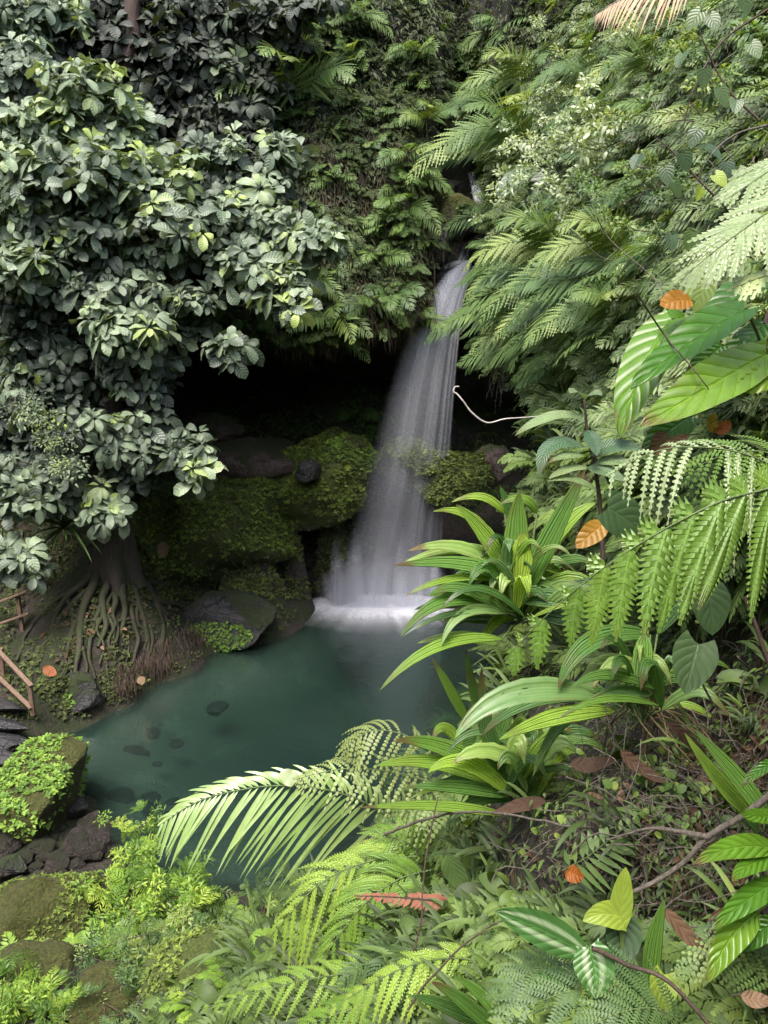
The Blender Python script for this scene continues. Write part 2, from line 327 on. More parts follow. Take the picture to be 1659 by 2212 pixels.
M['heart_leaf']=leaf_mat('heart_leaf',[(0,(.035,.07,.03)),(.5,(.07,.12,.042)),(.8,(.15,.22,.035)),(1,(.25,.33,.04))],rough=.38,spec=.5,trans=.3,vein=5,slant=2.2,vamp=.12,bump=.2,orw=0)
M['glossy_leaf']=leaf_mat('glossy_leaf',[(0,(.05,.10,.05)),(.5,(.09,.16,.08)),(1,(.22,.3,.13))],rough=.36,spec=.6,trans=.24,vein=16,slant=2.5,vamp=.2,bump=.5,orw=0,tips=1.2)
M['variegated']=leaf_mat('variegated',[(0,(.04,.11,.03)),(.5,(.06,.15,.035)),(1,(.09,.2,.04))],rough=.38,trans=.25,vein=7,slant=2,vamp=.2,orw=0,pale=((.27,.36,.2),.18,.30,.44,.60))
M['orange_leaf']=leaf_mat('orange_leaf',[(0,(.32,.075,.012)),(.5,(.36,.15,.014)),(1,(.30,.18,.02))],rough=.45,trans=.45,vein=6,vamp=.2,orw=0,tgain=1.2)
M['dead_leaf']=leaf_mat('dead_leaf',[(0,(.035,.02,.012)),(.4,(.075,.042,.024)),(.75,(.13,.078,.045)),(1,(.24,.155,.095))],rough=.7,spec=.25,trans=.12,vein=6,vamp=.25,orw=.4)
M['rust_frond']=leaf_mat('rust_frond',[(0,(.11,.035,.022)),(.6,(.19,.07,.04)),(1,(.28,.13,.075))],rough=.6,spec=.3,trans=.25,vein=0,orw=0)
M['straw_frond']=leaf_mat('straw_frond',[(0,(.22,.15,.1)),(.6,(.36,.26,.18)),(1,(.5,.38,.28))],rough=.6,spec=.3,trans=.2,vein=0,orw=0)
M['moss_tuft']=leaf_mat('moss_tuft',[(0,(.045,.06,.014)),(.4,(.085,.12,.024)),(.8,(.13,.18,.03)),(1,(.18,.24,.04))],rough=.65,spec=.25,trans=.25,vein=0,bump=.1,orw=0)
M['moss_bright']=leaf_mat('moss_bright',[(0,(.06,.11,.02)),(.5,(.11,.2,.03)),(1,(.2,.3,.05))],rough=.6,spec=.3,trans=.3,vein=0,bump=.1,orw=.2)
M['stem_green']=bark_mat('stem_green',(.07,.11,.03),(.14,.2,.06),amt=.1,moss=(.1,.12,.04),rough=.5)
M['stem_brown']=bark_mat('stem_brown',(.035,.022,.015),(.09,.06,.04),amt=.15,rough=.75)
M['twig']=bark_mat('twig',(.07,.055,.045),(.2,.17,.13),amt=.2,rough=.8,sc=4)
M['root_tan']=bark_mat('root_tan',(.13,.085,.04),(.28,.2,.1),amt=.1,rough=.7,sc=4)
M['bark']=bark_mat('bark',(.022,.017,.013),(.075,.06,.045),amt=.42,moss=(.032,.045,.014))
M['bark_red']=bark_mat('bark_red',(.03,.017,.013),(.075,.045,.034),amt=.2)
M['root']=bark_mat('root',(.018,.014,.010),(.058,.045,.03),amt=.52,moss=(.032,.04,.013))
M['wood']=bark_mat('wood',(.13,.085,.06),(.26,.17,.12),amt=.05,moss=(.12,.09,.06),rough=.6,sc=2)
M['tendril']=bark_mat('tendril',(.35,.3,.25),(.6,.56,.5),amt=.05,moss=(.3,.25,.2),rough=.5)
M['cave_rock']=rock_mat('cave_rock',(.035,.024,.021),(.12,.085,.07),moss=(.05,.06,.02),moss2=(.09,.11,.03),mossamt=.45,rough=.6,bump=.7)
M['rock_dark']=rock_mat('rock_dark',(.010,.010,.011),(.045,.044,.046),rough=.38,bump=.7)
M['rock_wet']=rock_mat('rock_wet',(.008,.008,.009),(.04,.038,.038),moss=(.03,.045,.012),moss2=(.06,.09,.02),mossamt=.28,rough=.34,bump=.7)
M['rock_moss']=rock_mat('rock_moss',(.018,.013,.010),(.065,.048,.036),moss=(.075,.10,.02),moss2=(.12,.16,.035),mossamt=1.0,rough=.6)
M['rock_olive']=rock_mat('rock_olive',(.03,.027,.02),(.09,.08,.06),moss=(.12,.13,.026),moss2=(.24,.26,.055),mossamt=.66,rough=.7,scale=.8,bump=1.0)
M['stone']=rock_mat('stone',(.018,.014,.012),(.085,.066,.055),moss=(.05,.055,.02),moss2=(.08,.09,.03),mossamt=.3,rough=.5,scale=2.6,bump=1.0)
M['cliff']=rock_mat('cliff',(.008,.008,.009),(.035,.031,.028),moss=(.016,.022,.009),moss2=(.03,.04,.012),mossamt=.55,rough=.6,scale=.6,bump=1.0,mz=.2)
M['soil']=rock_mat('soil',(.013,.010,.008),(.05,.037,.028),moss=(.03,.042,.012),moss2=(.055,.075,.02),mossamt=.38,rough=.85,bump=.7)
M['bank_tuft']=leaf_mat('bank_tuft',[(0,(.028,.032,.012)),(.5,(.05,.06,.018)),(.85,(.075,.10,.025)),(1,(.11,.16,.03))],rough=.65,spec=.25,trans=.2,vein=0,bump=.1,orw=0)
M['hill_soil']=rock_mat('hill_soil',(.010,.007,.005),(.045,.032,.022),moss=(.02,.025,.010),moss2=(.035,.045,.014),mossamt=.35,rough=.9,bump=.7)

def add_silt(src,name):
    """same soil above the waterline, pale silt on the shallow bed, painted darkening where it is deep"""
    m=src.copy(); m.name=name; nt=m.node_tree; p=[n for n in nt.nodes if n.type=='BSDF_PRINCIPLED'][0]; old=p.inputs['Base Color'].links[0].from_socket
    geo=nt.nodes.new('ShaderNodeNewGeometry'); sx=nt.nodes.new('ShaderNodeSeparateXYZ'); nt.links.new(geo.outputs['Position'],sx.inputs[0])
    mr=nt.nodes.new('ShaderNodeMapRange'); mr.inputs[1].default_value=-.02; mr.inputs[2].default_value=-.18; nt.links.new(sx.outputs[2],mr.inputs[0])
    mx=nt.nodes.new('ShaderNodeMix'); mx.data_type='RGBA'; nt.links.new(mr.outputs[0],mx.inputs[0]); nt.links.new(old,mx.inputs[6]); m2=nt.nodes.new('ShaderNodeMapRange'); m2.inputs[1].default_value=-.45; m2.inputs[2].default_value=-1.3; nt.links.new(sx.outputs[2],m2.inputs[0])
    mb_=nt.nodes.new('ShaderNodeMix'); mb_.data_type='RGBA'; nt.links.new(m2.outputs[0],mb_.inputs[0]); mb_.inputs[6].default_value=(.23,.25,.21,1); mb_.inputs[7].default_value=(.02,.07,.06,1); nt.links.new(mb_.outputs[2],mx.inputs[7])  # deep bed painted dark teal, standing in for light lost in the water
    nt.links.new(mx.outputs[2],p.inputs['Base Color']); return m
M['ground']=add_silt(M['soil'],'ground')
EXPO=1.8
# ------------------------------------------------------------------ terrain
class RBF:
    def __init__(s, X, y):
        X=np.asarray(X,float); s.X=X; n=len(X)
        A=np.linalg.norm(X[:,None]-X[None],axis=2); Pm=np.hstack([np.ones((n,1)),X]); q=Pm.shape[1]
        Mx=np.zeros((n+q,n+q)); Mx[:n,:n]=A+np.eye(n)*1e-6; Mx[:n,n:]=Pm; Mx[n:,:n]=Pm.T
        s.w=np.linalg.solve(Mx,np.concatenate([y,np.zeros(q)]))
    def __call__(s, Q):
        Q=np.asarray(Q,float); A=np.linalg.norm(Q[:,None]-s.X[None],axis=2)
        return A@s.w[:len(s.X)]+np.hstack([np.ones((len(Q),1)),Q])@s.w[len(s.X):]
def fbm(P, sc=1.0, oct_=4, seed=0.0, rough=.5):
    out=np.empty(len(P)); 
    for i,p in enumerate(P): out[i]=mnoise.fractal(Vector((p[0]*sc+seed,p[1]*sc-seed*.7,p[2]*sc+seed*.3)),rough and 1.0,2.0,oct_)
    return out
gc=[]
def G(u,v,z): p=atz(u,v,z); gc.append((p[0],p[1],z))
for u,v in [(625,1318),(590,1385),(450,1415),(340,1475),(240,1535),(130,1590),(180,1700),(240,1800),(330,1870),(420,1915),(560,1920),(1040,1305),(1120,1320)]: G(u,v,0)
for u,v,z in [(800,1500,-1.8),(700,1400,-1.5),(1000,1450,-1.8),(500,1600,-1.0),(350,1650,-.5),(600,1700,-1.2),(850,1650,-1.6),(300,1720,-.4),(450,1800,-.5),(850,1335,-.9),(670,1322,-.5),(950,1318,-.8),(330,1560,-.6),(1150,1500,-1.5),(800,1800,-1.3),(600,1860,-.6)]: G(u,v,z)
for u,v,z in [(250,1235,2.5),(330,1330,1.5),(180,1400,1.35),(250,1420,1.1),(120,1460,1.0),(50,1375,1.35),(70,1530,.6),(20,1600,.3),(0,1300,2.0),(400,1310,.75),(480,1330,.2),(560,1300,.1),(620,1260,.3),(500,1285,.35),(-200,1500,1.0),
              (0,1900,.3),(0,2212,1.1),(150,2180,.9),(350,2100,.7),(0,1720,.25),(150,1900,.25),(-200,1900,.8),(250,2000,.4),(450,1990,.4)]: G(u,v,z)
gc+=[(-6,25,5.0),(-2,25.8,5.6),(.6,25.4,4.6),(2.2,25.8,3.2),(5,24.5,2.2),(4,23.6,1.0),(-10,22,4),(-13,16,3.4),(-13,10,2.2),(-3,29,6.2),(3,29,5.2),(-9,28,6.2),(8,27,4),(7,20,-1),(9,14,-1),(6,10,-1),
     (0,4,2.5),(6,4,3),(-6,5,1.6),(-8,0,3.5),(0,-3,6),(0,-8,11),(8,-6,12),(-10,-8,10),(0,-20,22),(18,-12,22),(-20,-14,20),(-22,10,9),(-22,22,10),(20,20,4),(0,36,8)]  # points behind the viewer: unseen slope added to block low sky light
for u,v,y in [(330,1150,21.5),(300,1060,22.5),(420,1100,22.3),(560,1180,21.8),(600,1240,21.6),(500,1000,23.3),(700,1000,23.5),(740,1100,22.9),(640,1110,22.5),(380,1220,21.1),(480,1235,21.2)]:
    p=aty(u,v,y); gc.append(tuple(p))
for u_ in (690,760,830,900,970):
    x_=atz(u_,1300,0)[0]; gc+=[(x_,22.5,-.6),(x_,23.2,-.45),(x_,23.9,.5)]
gc=np.array(gc); GR=RBF(gc[:,:2],gc[:,2])
def ground_h(xy):
    xy=np.asarray(xy,float); d=np.linalg.norm(xy-np.array([0,10.]),axis=1)
    k=np.clip((d-32)/22,0,1); k=k*k*(3-2*k)
    return np.clip(GR(xy),-3,30)*(1-k)+ (16+3*np.sin(xy[:,0]*.02)+2*np.cos(xy[:,1]*.03))*k
_tx=np.arange(-24,18.01,.15); _ty=np.arange(-6,36.01,.15); _TX,_TY=np.meshgrid(_tx,_ty); _TH=ground_h(np.stack([_TX.ravel(),_TY.ravel()],1)).reshape(_TX.shape)
def ground_fast(xy):
    a=np.clip((xy[:,0]+24)/.15,0,len(_tx)-2.001); b=np.clip((xy[:,1]+6)/.15,0,len(_ty)-2.001); i=b.astype(int); j=a.astype(int); fa=a-j; fb=b-i
    return (_TH[i,j]*(1-fa)+_TH[i,j+1]*fa)*(1-fb)+(_TH[i+1,j]*(1-fa)+_TH[i+1,j+1]*fa)*fb
_dd=np.linspace(4,34,800)
def ground_hit(u,v,lift=0.0):
    d=_dd; r=ray(u,v); P=CAM+r*d[:,None]
    below=P[:,2]<ground_fast(P[:,:2])+lift
    i=int(np.argmax(below)) if below.any() else len(d)-1
    return P[i]
def axis_(lo,hi,step,far):
    a=np.arange(lo,hi+1e-6,step); g=[]; x=step; p=hi
    while p<far: x*=1.35; p+=x; g.append(p)
    g2=[]; x=step; p=lo
    while p>-far: x*=1.35; p-=x; g2.append(p)
    return np.concatenate([g2[::-1],a,g])
def grid_faces(ny,nx,keep=None):
    i=np.arange(ny-1)[:,None]*nx; j=np.arange(nx-1)[None,:]
    f=np.stack([i+j,i+j+1,i+nx+j+1,i+nx+j],-1).reshape(-1,4)
    if keep is not None:
        k=keep.ravel(); f=f[k[f].all(1)]
    return f
gx=axis_(-14,10,.16,420); gy=axis_(-4,30,.16,420)
XX,YY=np.meshgrid(gx,gy); xy=np.stack([XX.ravel(),YY.ravel()],1); Z=ground_h(xy)
near=(np.abs(xy[:,0])<16)&(xy[:,1]>-6)&(xy[:,1]<32)
dz=np.zeros(len(xy)); P3=np.column_stack([xy,np.zeros(len(xy))])
dz[near]=fbm(P3[near],.7,5)*.16+fbm(P3[near],2.3,3,9)*.05
mb=MB(); mb.add(np.column_stack([xy,Z+dz*np.clip((Z+.35)*2.2,.15,1)]),f4=grid_faces(len(gy),len(gx)))
mb.build('ground',M['ground'],kind='structure')
# ---- back cliff with the overhung cave
prof=np.array([(28.0,-2),(29.2,2.5),(29.6,5),(28.0,7.0),(25.3,8.0),(23.2,8.15),(22.6,8.5),(22.7,9.4),(23.3,11.2),(24.2,14),(25.4,17),(27.5,22),(31,30)])
def cliff_pt(x,q):
    """x across, q along the profile 0..12"""
    x=np.asarray(x,float); q=np.asarray(q,float)
    y=np.interp(q,np.arange(len(prof)),prof[:,0]); z=np.interp(q,np.arange(len(prof)),prof[:,1])
    lft=np.clip((-8.5-x)/6,0,3); y=y-lft**2*2.2
    e=np.abs(x-2.2-(z-10)*.05)/np.where(z>10.4,.85,1.0); notch=np.clip(1.6-e*1.2,0,1); notch=notch*notch*(3-2*notch)*np.clip((z-7.6)/.5,0,1)
    y=y+notch*2.6
    rgt=np.clip((x-3.6)/3,0,3); y=y-rgt**1.3*1.6*np.clip((q-4.5)/1.5,0,1)+rgt*.6*(q<4.5)
    z=z+.35*np.sin(x*1.1+1)*np.exp(-((q-5.3)/1.2)**2)
    return np.stack([x,y,z],-1)
cx=np.arange(-24,13.01,.2); cq=np.linspace(0,12,130)
QX,QQ=np.meshgrid(cx,cq); P=cliff_pt(QX.ravel(),QQ.ravel())
n1=fbm(P,.45,5,3)*.55+fbm(P,1.5,4,5)*.22
P[:,1]-=n1*1.0; P[:,2]+=fbm(P,.9,3,8)*.15
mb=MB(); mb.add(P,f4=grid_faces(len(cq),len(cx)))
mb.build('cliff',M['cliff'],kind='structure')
CLP=P.reshape(len(cq),len(cx),3)
def cliff_s(x,q):
    """displaced cliff point and outward normal"""
    j=np.clip((x-cx[0])/.2,0,len(cx)-2); i=np.clip(q/12*(len(cq)-1),0,len(cq)-2); i0,j0=int(i),int(j)
    a=CLP[i0,j0]; du=CLP[i0,j0+1]-a; dv=CLP[i0+1,j0]-a
    n=nz(np.cross(du,dv)); 
    if n[1]>.2: n=-n
    return a+du*(j-j0)+dv*(i-i0), n
def cliff_px(u,v):
    """nearest visible cliff point above the overhang for a sight line"""
    best=None; r=ray(u,v)
    ii=slice(int(4.6/12*130),130)
    S=CLP[ii]-CAM; dd=S@FW; uu=CU+FPX*(S@RT)/dd; vv=CV-FPX*(S@UPV)/dd
    e=(uu-u)**2+(vv-v)**2; k=np.unravel_index(np.argmin(e),e.shape)
    i0=k[0]+ii.start; j0=k[1]
    i0=min(i0,len(cq)-2); j0=min(j0,len(cx)-2)
    a=CLP[i0,j0]; n=nz(np.cross(CLP[i0,j0+1]-a,CLP[i0+1,j0]-a)); 
    if n[1]>.3: n=-n
    return a,n
# ---- right hillside, the slope the viewer stands on
hc=[(985,216,25),(1037,432,23.5),(1037,648,22),(1080,820,20.5),(1210,820,17),(1210,0,24),(1210,324,19),(1210,540,17),(1380,0,18),(1380,324,13),(1380,648,11),(1380,864,10),
(1659,0,9),(1659,324,7),(1659,648,5.6),(1512,864,6.2),(1659,972,4.7),(1300,1080,8),(1512,1190,5.2),(1659,1296,4.7),(1120,1728,6.0),(1296,1620,5.4),(1512,1512,4.9),(1659,1728,3.9),(1296,1944,4.2),(1080,2052,4.7),
(864,1944,6.2),(648,2010,8.2),(432,2160,8.9),(864,2212,4.7),(1296,2212,3.4),(1659,2212,3.1),(950,1700,17.6),(1000,1500,21.7),(700,1900,14.2),(500,1960,13.4),(1150,1350,23),(300,2212,9.6),(150,2212,10.6),(250,2050,12.5),
(1900,500,5.2),(1900,1500,2.8),(1900,0,7.5),(1000,-400,31),(1659,-400,12),(1300,-400,24),(1100,1000,19),(900,1800,9.5),(760,1770,16.2),(560,1930,13.6),(430,1950,13.2),(1050,2400,3.4),(1700,2500,2.0),(600,2400,6)]
hc=np.array(hc,float); HR=RBF(hc[:,:2]/1000,hc[:,2])
def hill_d(u,v): return np.maximum(1.9,HR(np.stack([np.ravel(u),np.ravel(v)],1)/1000.))
def hill(u,v):
    d=hill_d(u,v)[0]; return at(u,v,d)
def hill_n(u,v):
    a=hill(u,v); b=hill(u+12,v); c=hill(u,v+12); n=nz(np.cross(c-a,b-a))
    return n if np.dot(n,CAM-a)>0 else -n
hu=np.arange(80,2101,11.); hv=np.arange(-420,2521,11.)
UU,VV=np.meshgrid(hu,hv); D=hill_d(UU,VV)
rr=FW[None]+RT[None]*((UU.ravel()-CU)/FPX)[:,None]+UPV[None]*((CV-VV.ravel())/FPX)[:,None]
P=CAM+D[:,None]*rr
ub=np.interp(VV.ravel(),[-420,0,216,432,640,820,870,900,1080,1250,1420,2600],[960,1000,1030,1062,1080,1085,1130,1195,1185,1080,80,80])
keep=UU.ravel()>ub
Pn=fbm(P,.8,5,2)*.22+fbm(P,2.5,3,4)*.06
P=P+np.array([-.5,-.4,.6])[None]*(Pn*np.clip(D/8,.35,1.2))[:,None]
mb=MB(); mb.add(P,f4=grid_faces(len(hv),len(hu),keep.reshape(len(hv),len(hu))))
mb.build('hillside',M['hill_soil'],kind='structure')
# ------------------------------------------------------------------ pool
def water_mat():
    m,nt,N,L=nodes('pool_water')
    geo=N('ShaderNodeNewGeometry')
    n1=N('ShaderNodeTexNoise',inp={'Scale':.45,'Detail':4.0,'Roughness':.55}); L(geo.outputs['Position'],n1.inputs['Vector'])
    n2=N('ShaderNodeTexNoise',inp={'Scale':5.5,'Detail':4.0,'Roughness':.6}); L(geo.outputs['Position'],n2.inputs['Vector'])
    rp=ramp(N,[(.35,(.03,.058,.05)),(.65,(.055,.095,.082))]); L(n1.outputs[0],rp.inputs[0])
    df=N('ShaderNodeBsdfDiffuse'); L(rp.outputs[0],df.inputs[0])
    rf=N('ShaderNodeBsdfTransparent'); rf.inputs[0].default_value=(.55,.78,.68,1)
    mx=N('ShaderNodeMixShader'); mx.inputs[0].default_value=.24; L(rf.outputs[0],mx.inputs[1]); L(df.outputs[0],mx.inputs[2])
    bp=N('ShaderNodeBump',inp={'Strength':.28,'Distance':.05}); L(n2.outputs[0],bp.inputs['Height'])
    gl=N('ShaderNodeBsdfGlossy',inp={'Roughness':.16}); L(bp.outputs[0],gl.inputs['Normal'])
    fr=N('ShaderNodeFresnel',inp={'IOR':1.24}); L(bp.outputs[0],fr.inputs[0])
    m2=N('ShaderNodeMixShader'); L(math_(N,L,'MULTIPLY',fr.outputs[0],.4),m2.inputs[0]); L(mx.outputs[0],m2.inputs[1]); L(gl.outputs[0],m2.inputs[2])
    out=N('ShaderNodeOutputMaterial'); L(m2.outputs[0],out.inputs[0]); return m
M['water']=water_mat()
mb=MB(); wx=np.linspace(-12,10,60); wy=np.linspace(7,27,60); A,B=np.meshgrid(wx,wy)
mb.add(np.column_stack([A.ravel(),B.ravel(),np.zeros(A.size)]),f4=grid_faces(60,60)); mb.build('water',M['water'],kind='structure')
# ------------------------------------------------------------------ waterfall
def fall_mat(name, sx, sy, dens, lo=.35, hi=.75, prof_=None, col=(.80,.82,.90), edge=.18):
    m,nt,N,L=nodes(name)
    tc=N('ShaderNodeTexCoord'); sp=N('ShaderNodeSeparateXYZ'); L(tc.outputs['UV'],sp.inputs[0])
    oi=N('ShaderNodeObjectInfo')
    mp=N('ShaderNodeMapping'); mp.inputs['Scale'].default_value=(sx,sy,1); L(tc.outputs['UV'],mp.inputs[0])
    sc=N('ShaderNodeCombineXYZ'); L(math_(N,L,'MULTIPLY',oi.outputs['Random'],40.0),sc.inputs[2]); 
    ad=N('ShaderNodeVectorMath',operation='ADD'); L(mp.outputs[0],ad.inputs[0]); L(sc.outputs[0],ad.inputs[1])
    n=N('ShaderNodeTexNoise',inp={'Scale':1.0,'Detail':5.0,'Roughness':.62}); L(ad.outputs[0],n.inputs['Vector'])
    rp=ramp(N,[(lo,(0,0,0)),(hi,(1,1,1))]); L(n.outputs[0],rp.inputs[0])
    e=math_(N,L,'MULTIPLY',sp.outputs[0],math_(N,L,'SUBTRACT',1.0,sp.outputs[0]))
    er=ramp(N,[(0,(0,0,0)),(edge,(1,1,1))],'EASE'); L(e,er.inputs[0])
    vp=ramp(N,[(p,(x,x,x)) for p,x in (prof_ or [(0,1),(1,1)])]); L(sp.outputs[1],vp.inputs[0])
    al=math_(N,L,'MULTIPLY',math_(N,L,'MULTIPLY',math_(N,L,'MULTIPLY_ADD',rp.outputs[0],.85,.15),er.outputs[0]),math_(N,L,'MULTIPLY',vp.outputs[0],dens))
    df=N('ShaderNodeBsdfDiffuse',inp={'Color':c4(col)}); tr=N('ShaderNodeBsdfTranslucent',inp={'Color':c4(col)})
    a=N('ShaderNodeMixShader'); a.inputs[0].default_value=.4; L(df.outputs[0],a.inputs[1]); L(tr.outputs[0],a.inputs[2])
    tp=N('ShaderNodeBsdfTransparent'); b=N('ShaderNodeMixShader'); L(al,b.inputs[0]); L(tp.outputs[0],b.inputs[1]); L(a.outputs[0],b.inputs[2])
    out=N('ShaderNodeOutputMaterial'); L(b.outputs[0],out.inputs[0]); return m
Lp=np.array([(1000,566),(962,588),(928,632),(893,690),(868,745),(838,840),(812,940),(784,1040),(758,1130),(728,1215),(690,1312)],float)
Rp=np.array([(1021,562),(1014,600),(1004,650),(996,700),(991,755),(983,850),(976,950),(968,1040),(960,1130),(957,1215),(964,1314)],float)
def fall_sheet(mb,dy,s0,s1,seed,bulge=.3,t0=0,t1=1,m=0):
    nt_,ns=44,17; g=np.linspace(t0,t1,nt_); k=np.linspace(0,1,len(Lp))
    rs=np.random.RandomState(seed); V=[];UV=[]
    for t in g:
        l=np.array([np.interp(t,k,Lp[:,0]),np.interp(t,k,Lp[:,1])]); r=np.array([np.interp(t,k,Rp[:,0]),np.interp(t,k,Rp[:,1])])
        y=23.45-.82*t**.9+dy*min(1,.25+t*1.5)
        for s in np.linspace(s0,s1,ns):
            q=l+(r-l)*s; V.append(aty(q[0],q[1],y-bulge*t*math.sin(PI*s))); UV.append(((s-s0)/(s1-s0),t))
    mb.add(V,f4=grid_faces(nt_,ns),uv=UV,m=m)
wf=thing('waterfall','tall white veil of falling water dropping from the rock lip into the pool','waterfall',aty(1012,565,23.4)); wf['kind']='structure'
wo=np.array(wf.location)
def wpart(name,mb,mat):
    mb.V=[v-wo[None] for v in mb.V]; o=mb.build(name,mat,wf); return o
vp=[(0,1),(.14,1),(.3,.74),(.45,.42),(.62,.25),(.78,.22),(.9,.34),(1,.75)]
fm=[fall_mat('veil_water',15,.8,.40,.2,.85,vp,edge=.25),fall_mat('veil_mist',5,.8,.26,.2,.8,vp,edge=.25),fall_mat('veil_strand',5,.3,.6,.36,.72,[(0,1),(.3,.95),(.55,.6),(.75,.25),(.9,.2),(1,.3)],edge=.2)]
for i,(dy,a,b,mi) in enumerate([(0,0,1,0),(.16,.0,1,1),(-.18,-.02,.98,0),(-.3,-.04,1.0,1),(-.1,0,.6,0),(.3,.0,.9,1)]):
    mb=MB(); fall_sheet(mb,dy,a,b,i); wpart('water_sheet',mb,fm[mi])
for i,(dy,a,b) in enumerate([(-.2,.60,.80),(-.25,.80,1.0),(-.1,.25,.55)]):
    mb=MB(); fall_sheet(mb,dy,a,b,i,.1); wpart('water_strand',mb,fm[2])
# small falls in the ravine above the lip
def ribbon(pts,w,n=14,ns=7,bul=.12):
    mb=MB(); p=poly(pts,n); T=tangents(p); S=np.cross(T,np.array([0,-1.,.15])); S/=np.linalg.norm(S,axis=1,keepdims=True)
    ww=np.interp(np.linspace(0,1,n),np.linspace(0,1,len(w)),w); V=[];UV=[]
    for i in range(n):
        for s in np.linspace(-1,1,ns): V.append(p[i]+S[i]*s*ww[i]*.5+np.array([0,-bul*(1-s*s)*ww[i],0])); UV.append((s*.5+.5,i/(n-1)))
    mb.add(V,f4=grid_faces(n,ns),uv=UV); return mb
fm2=fall_mat('cascade_water',9,1.2,.95,.25,.6,None,edge=.16)
fm3=fall_mat('cascade_thin',8,1.0,.55,.35,.65,[(0,.6),(.5,1),(1,.8)],edge=.2)
wpart('upper_cascade',ribbon([aty(1026,400,24.3),aty(1034,428,24.1),aty(1046,458,23.9)],[.25,.34,.3]),fm2)
wpart('upper_cascade',ribbon([aty(1017,370,24.8),aty(1024,400,24.5),aty(1032,425,24.3)],[.2,.26,.2]),fm3)
wpart('upper_cascade',ribbon([aty(1008,525,24.3),aty(1004,545,23.9),aty(996,572,23.5)],[.22,.3,.35]),fm3)
wpart('upper_cascade',ribbon([aty(958,577,23.5),aty(985,570,23.45),aty(1015,568,23.4)],[.12,.25,.22]),fm3)
# arcs springing off the rocks at the foot
fm4=fall_mat('splash_water',7,1.0,.55,.3,.75,[(0,.0),(.45,.55),(.8,.9),(1,.7)],edge=.25)
rs=np.random.RandomState(4)
for (u0,u1,vt,vb) in [(705,745,1150,1300),(748,792,1140,1302),(795,840,1165,1303),(842,880,1150,1302),(880,925,1170,1301),(925,955,1160,1300),(690,730,1235,1299),(765,790,1240,1303),(900,915,1240,1301),(700,770,1195,1297),(735,800,1178,1300),(775,830,1215,1302),(815,850,1200,1302),(838,905,1222,1302),(890,940,1210,1300),(915,962,1205,1298),(720,760,1225,1300),(850,880,1232,1300)]:
    y=rs.uniform(22.45,22.65); c=(u0+u1)/2; sl=rs.uniform(-14,6)
    wpart('splash_arc',ribbon([aty(c-sl,vt,y+.3),aty(c-sl*.2,(vt*2+vb)/3,y+.1),aty(c+sl*.6,vb+10,y-.1)],[(u1-u0)*.006,(u1-u0)*.0095,(u1-u0)*.012],bul=.25),fm4)
def foam_mat():
    m,nt,N,L=nodes('foam_water')
    tc=N('ShaderNodeTexCoord'); sp=N('ShaderNodeSeparateXYZ'); L(tc.outputs['UV'],sp.inputs[0])
    mp=N('ShaderNodeMapping'); mp.inputs['Scale'].default_value=(34,.7,1); L(tc.outputs['UV'],mp.inputs[0])
    n=N('ShaderNodeTexNoise',inp={'Scale':1.0,'Detail':4.0}); L(mp.outputs[0],n.inputs['Vector'])
    rp=ramp(N,[(0,(0,)*3),(.12,(.75,)*3),(.26,(.97,)*3),(.38,(.68,)*3),(.56,(.3,)*3),(.78,(.09,)*3),(1,(0,0,0))]); L(math_(N,L,'ADD',sp.outputs[1],math_(N,L,'MULTIPLY_ADD',n.outputs[0],.42,-.21)),rp.inputs[0])
    er=ramp(N,[(0,(0,0,0)),(.25,(1,1,1)),(.75,(1,1,1)),(1,(0,0,0))],'EASE'); L(sp.outputs[0],er.inputs[0])
    df=N('ShaderNodeBsdfDiffuse',inp={'Color':(.9,.91,.97,1)}); tp=N('ShaderNodeBsdfTransparent'); b=N('ShaderNodeMixShader')
    L(math_(N,L,'MULTIPLY',rp.outputs[0],er.outputs[0]),b.inputs[0]); L(tp.outputs[0],b.inputs[1]); L(df.outputs[0],b.inputs[2])
    out=N('ShaderNodeOutputMaterial'); L(b.outputs[0],out.inputs[0]); return m
fmt=foam_mat()
for lay in range(4):
    mb=MB(); V=[];UV=[]; na,nr=60,16
    for i in range(na):
        a=i/(na-1); base=atz(650+(990-650)*a,1299+6*math.sin(PI*a),0); dirv=nz([ (a-.52)*2.0, -1.0+.5*abs(a-.5),0])
        for j in range(nr):
            k=j/(nr-1); z=.025+.008*lay
            p=base+dirv*(k*(3.1-.5*lay)*(.6+.4*math.sin(PI*a))-.75); V.append((p[0],p[1],z)); UV.append((a,k))
    mb.add(V,f4=grid_faces(na,nr),uv=UV); o=mb.build('foam',fmt,kind='stuff'); o['label']='white foam spreading on the pool at the foot of the waterfall'
# soft spray hanging over the foot of the fall
m,nt,N,L=nodes('spray'); pv=N('ShaderNodeVolumePrincipled',inp={'Density':.2,'Anisotropy':.2}); pv.inputs['Color'].default_value=(.92,.93,1,1); out=N('ShaderNodeOutputMaterial'); L(pv.outputs[0],out.inputs[1])
bm=bmesh.new(); bmesh.ops.create_icosphere(bm,subdivisions=3,radius=1); me=bpy.data.meshes.new('spray'); bm.to_mesh(me); bm.free(); me.materials.append(m)
o=link('spray',me,kind='stuff'); o.location=aty(828,1268,22.5); o.scale=(2.1,.9,.95); o['label']='fine white spray hanging over the foot of the waterfall'
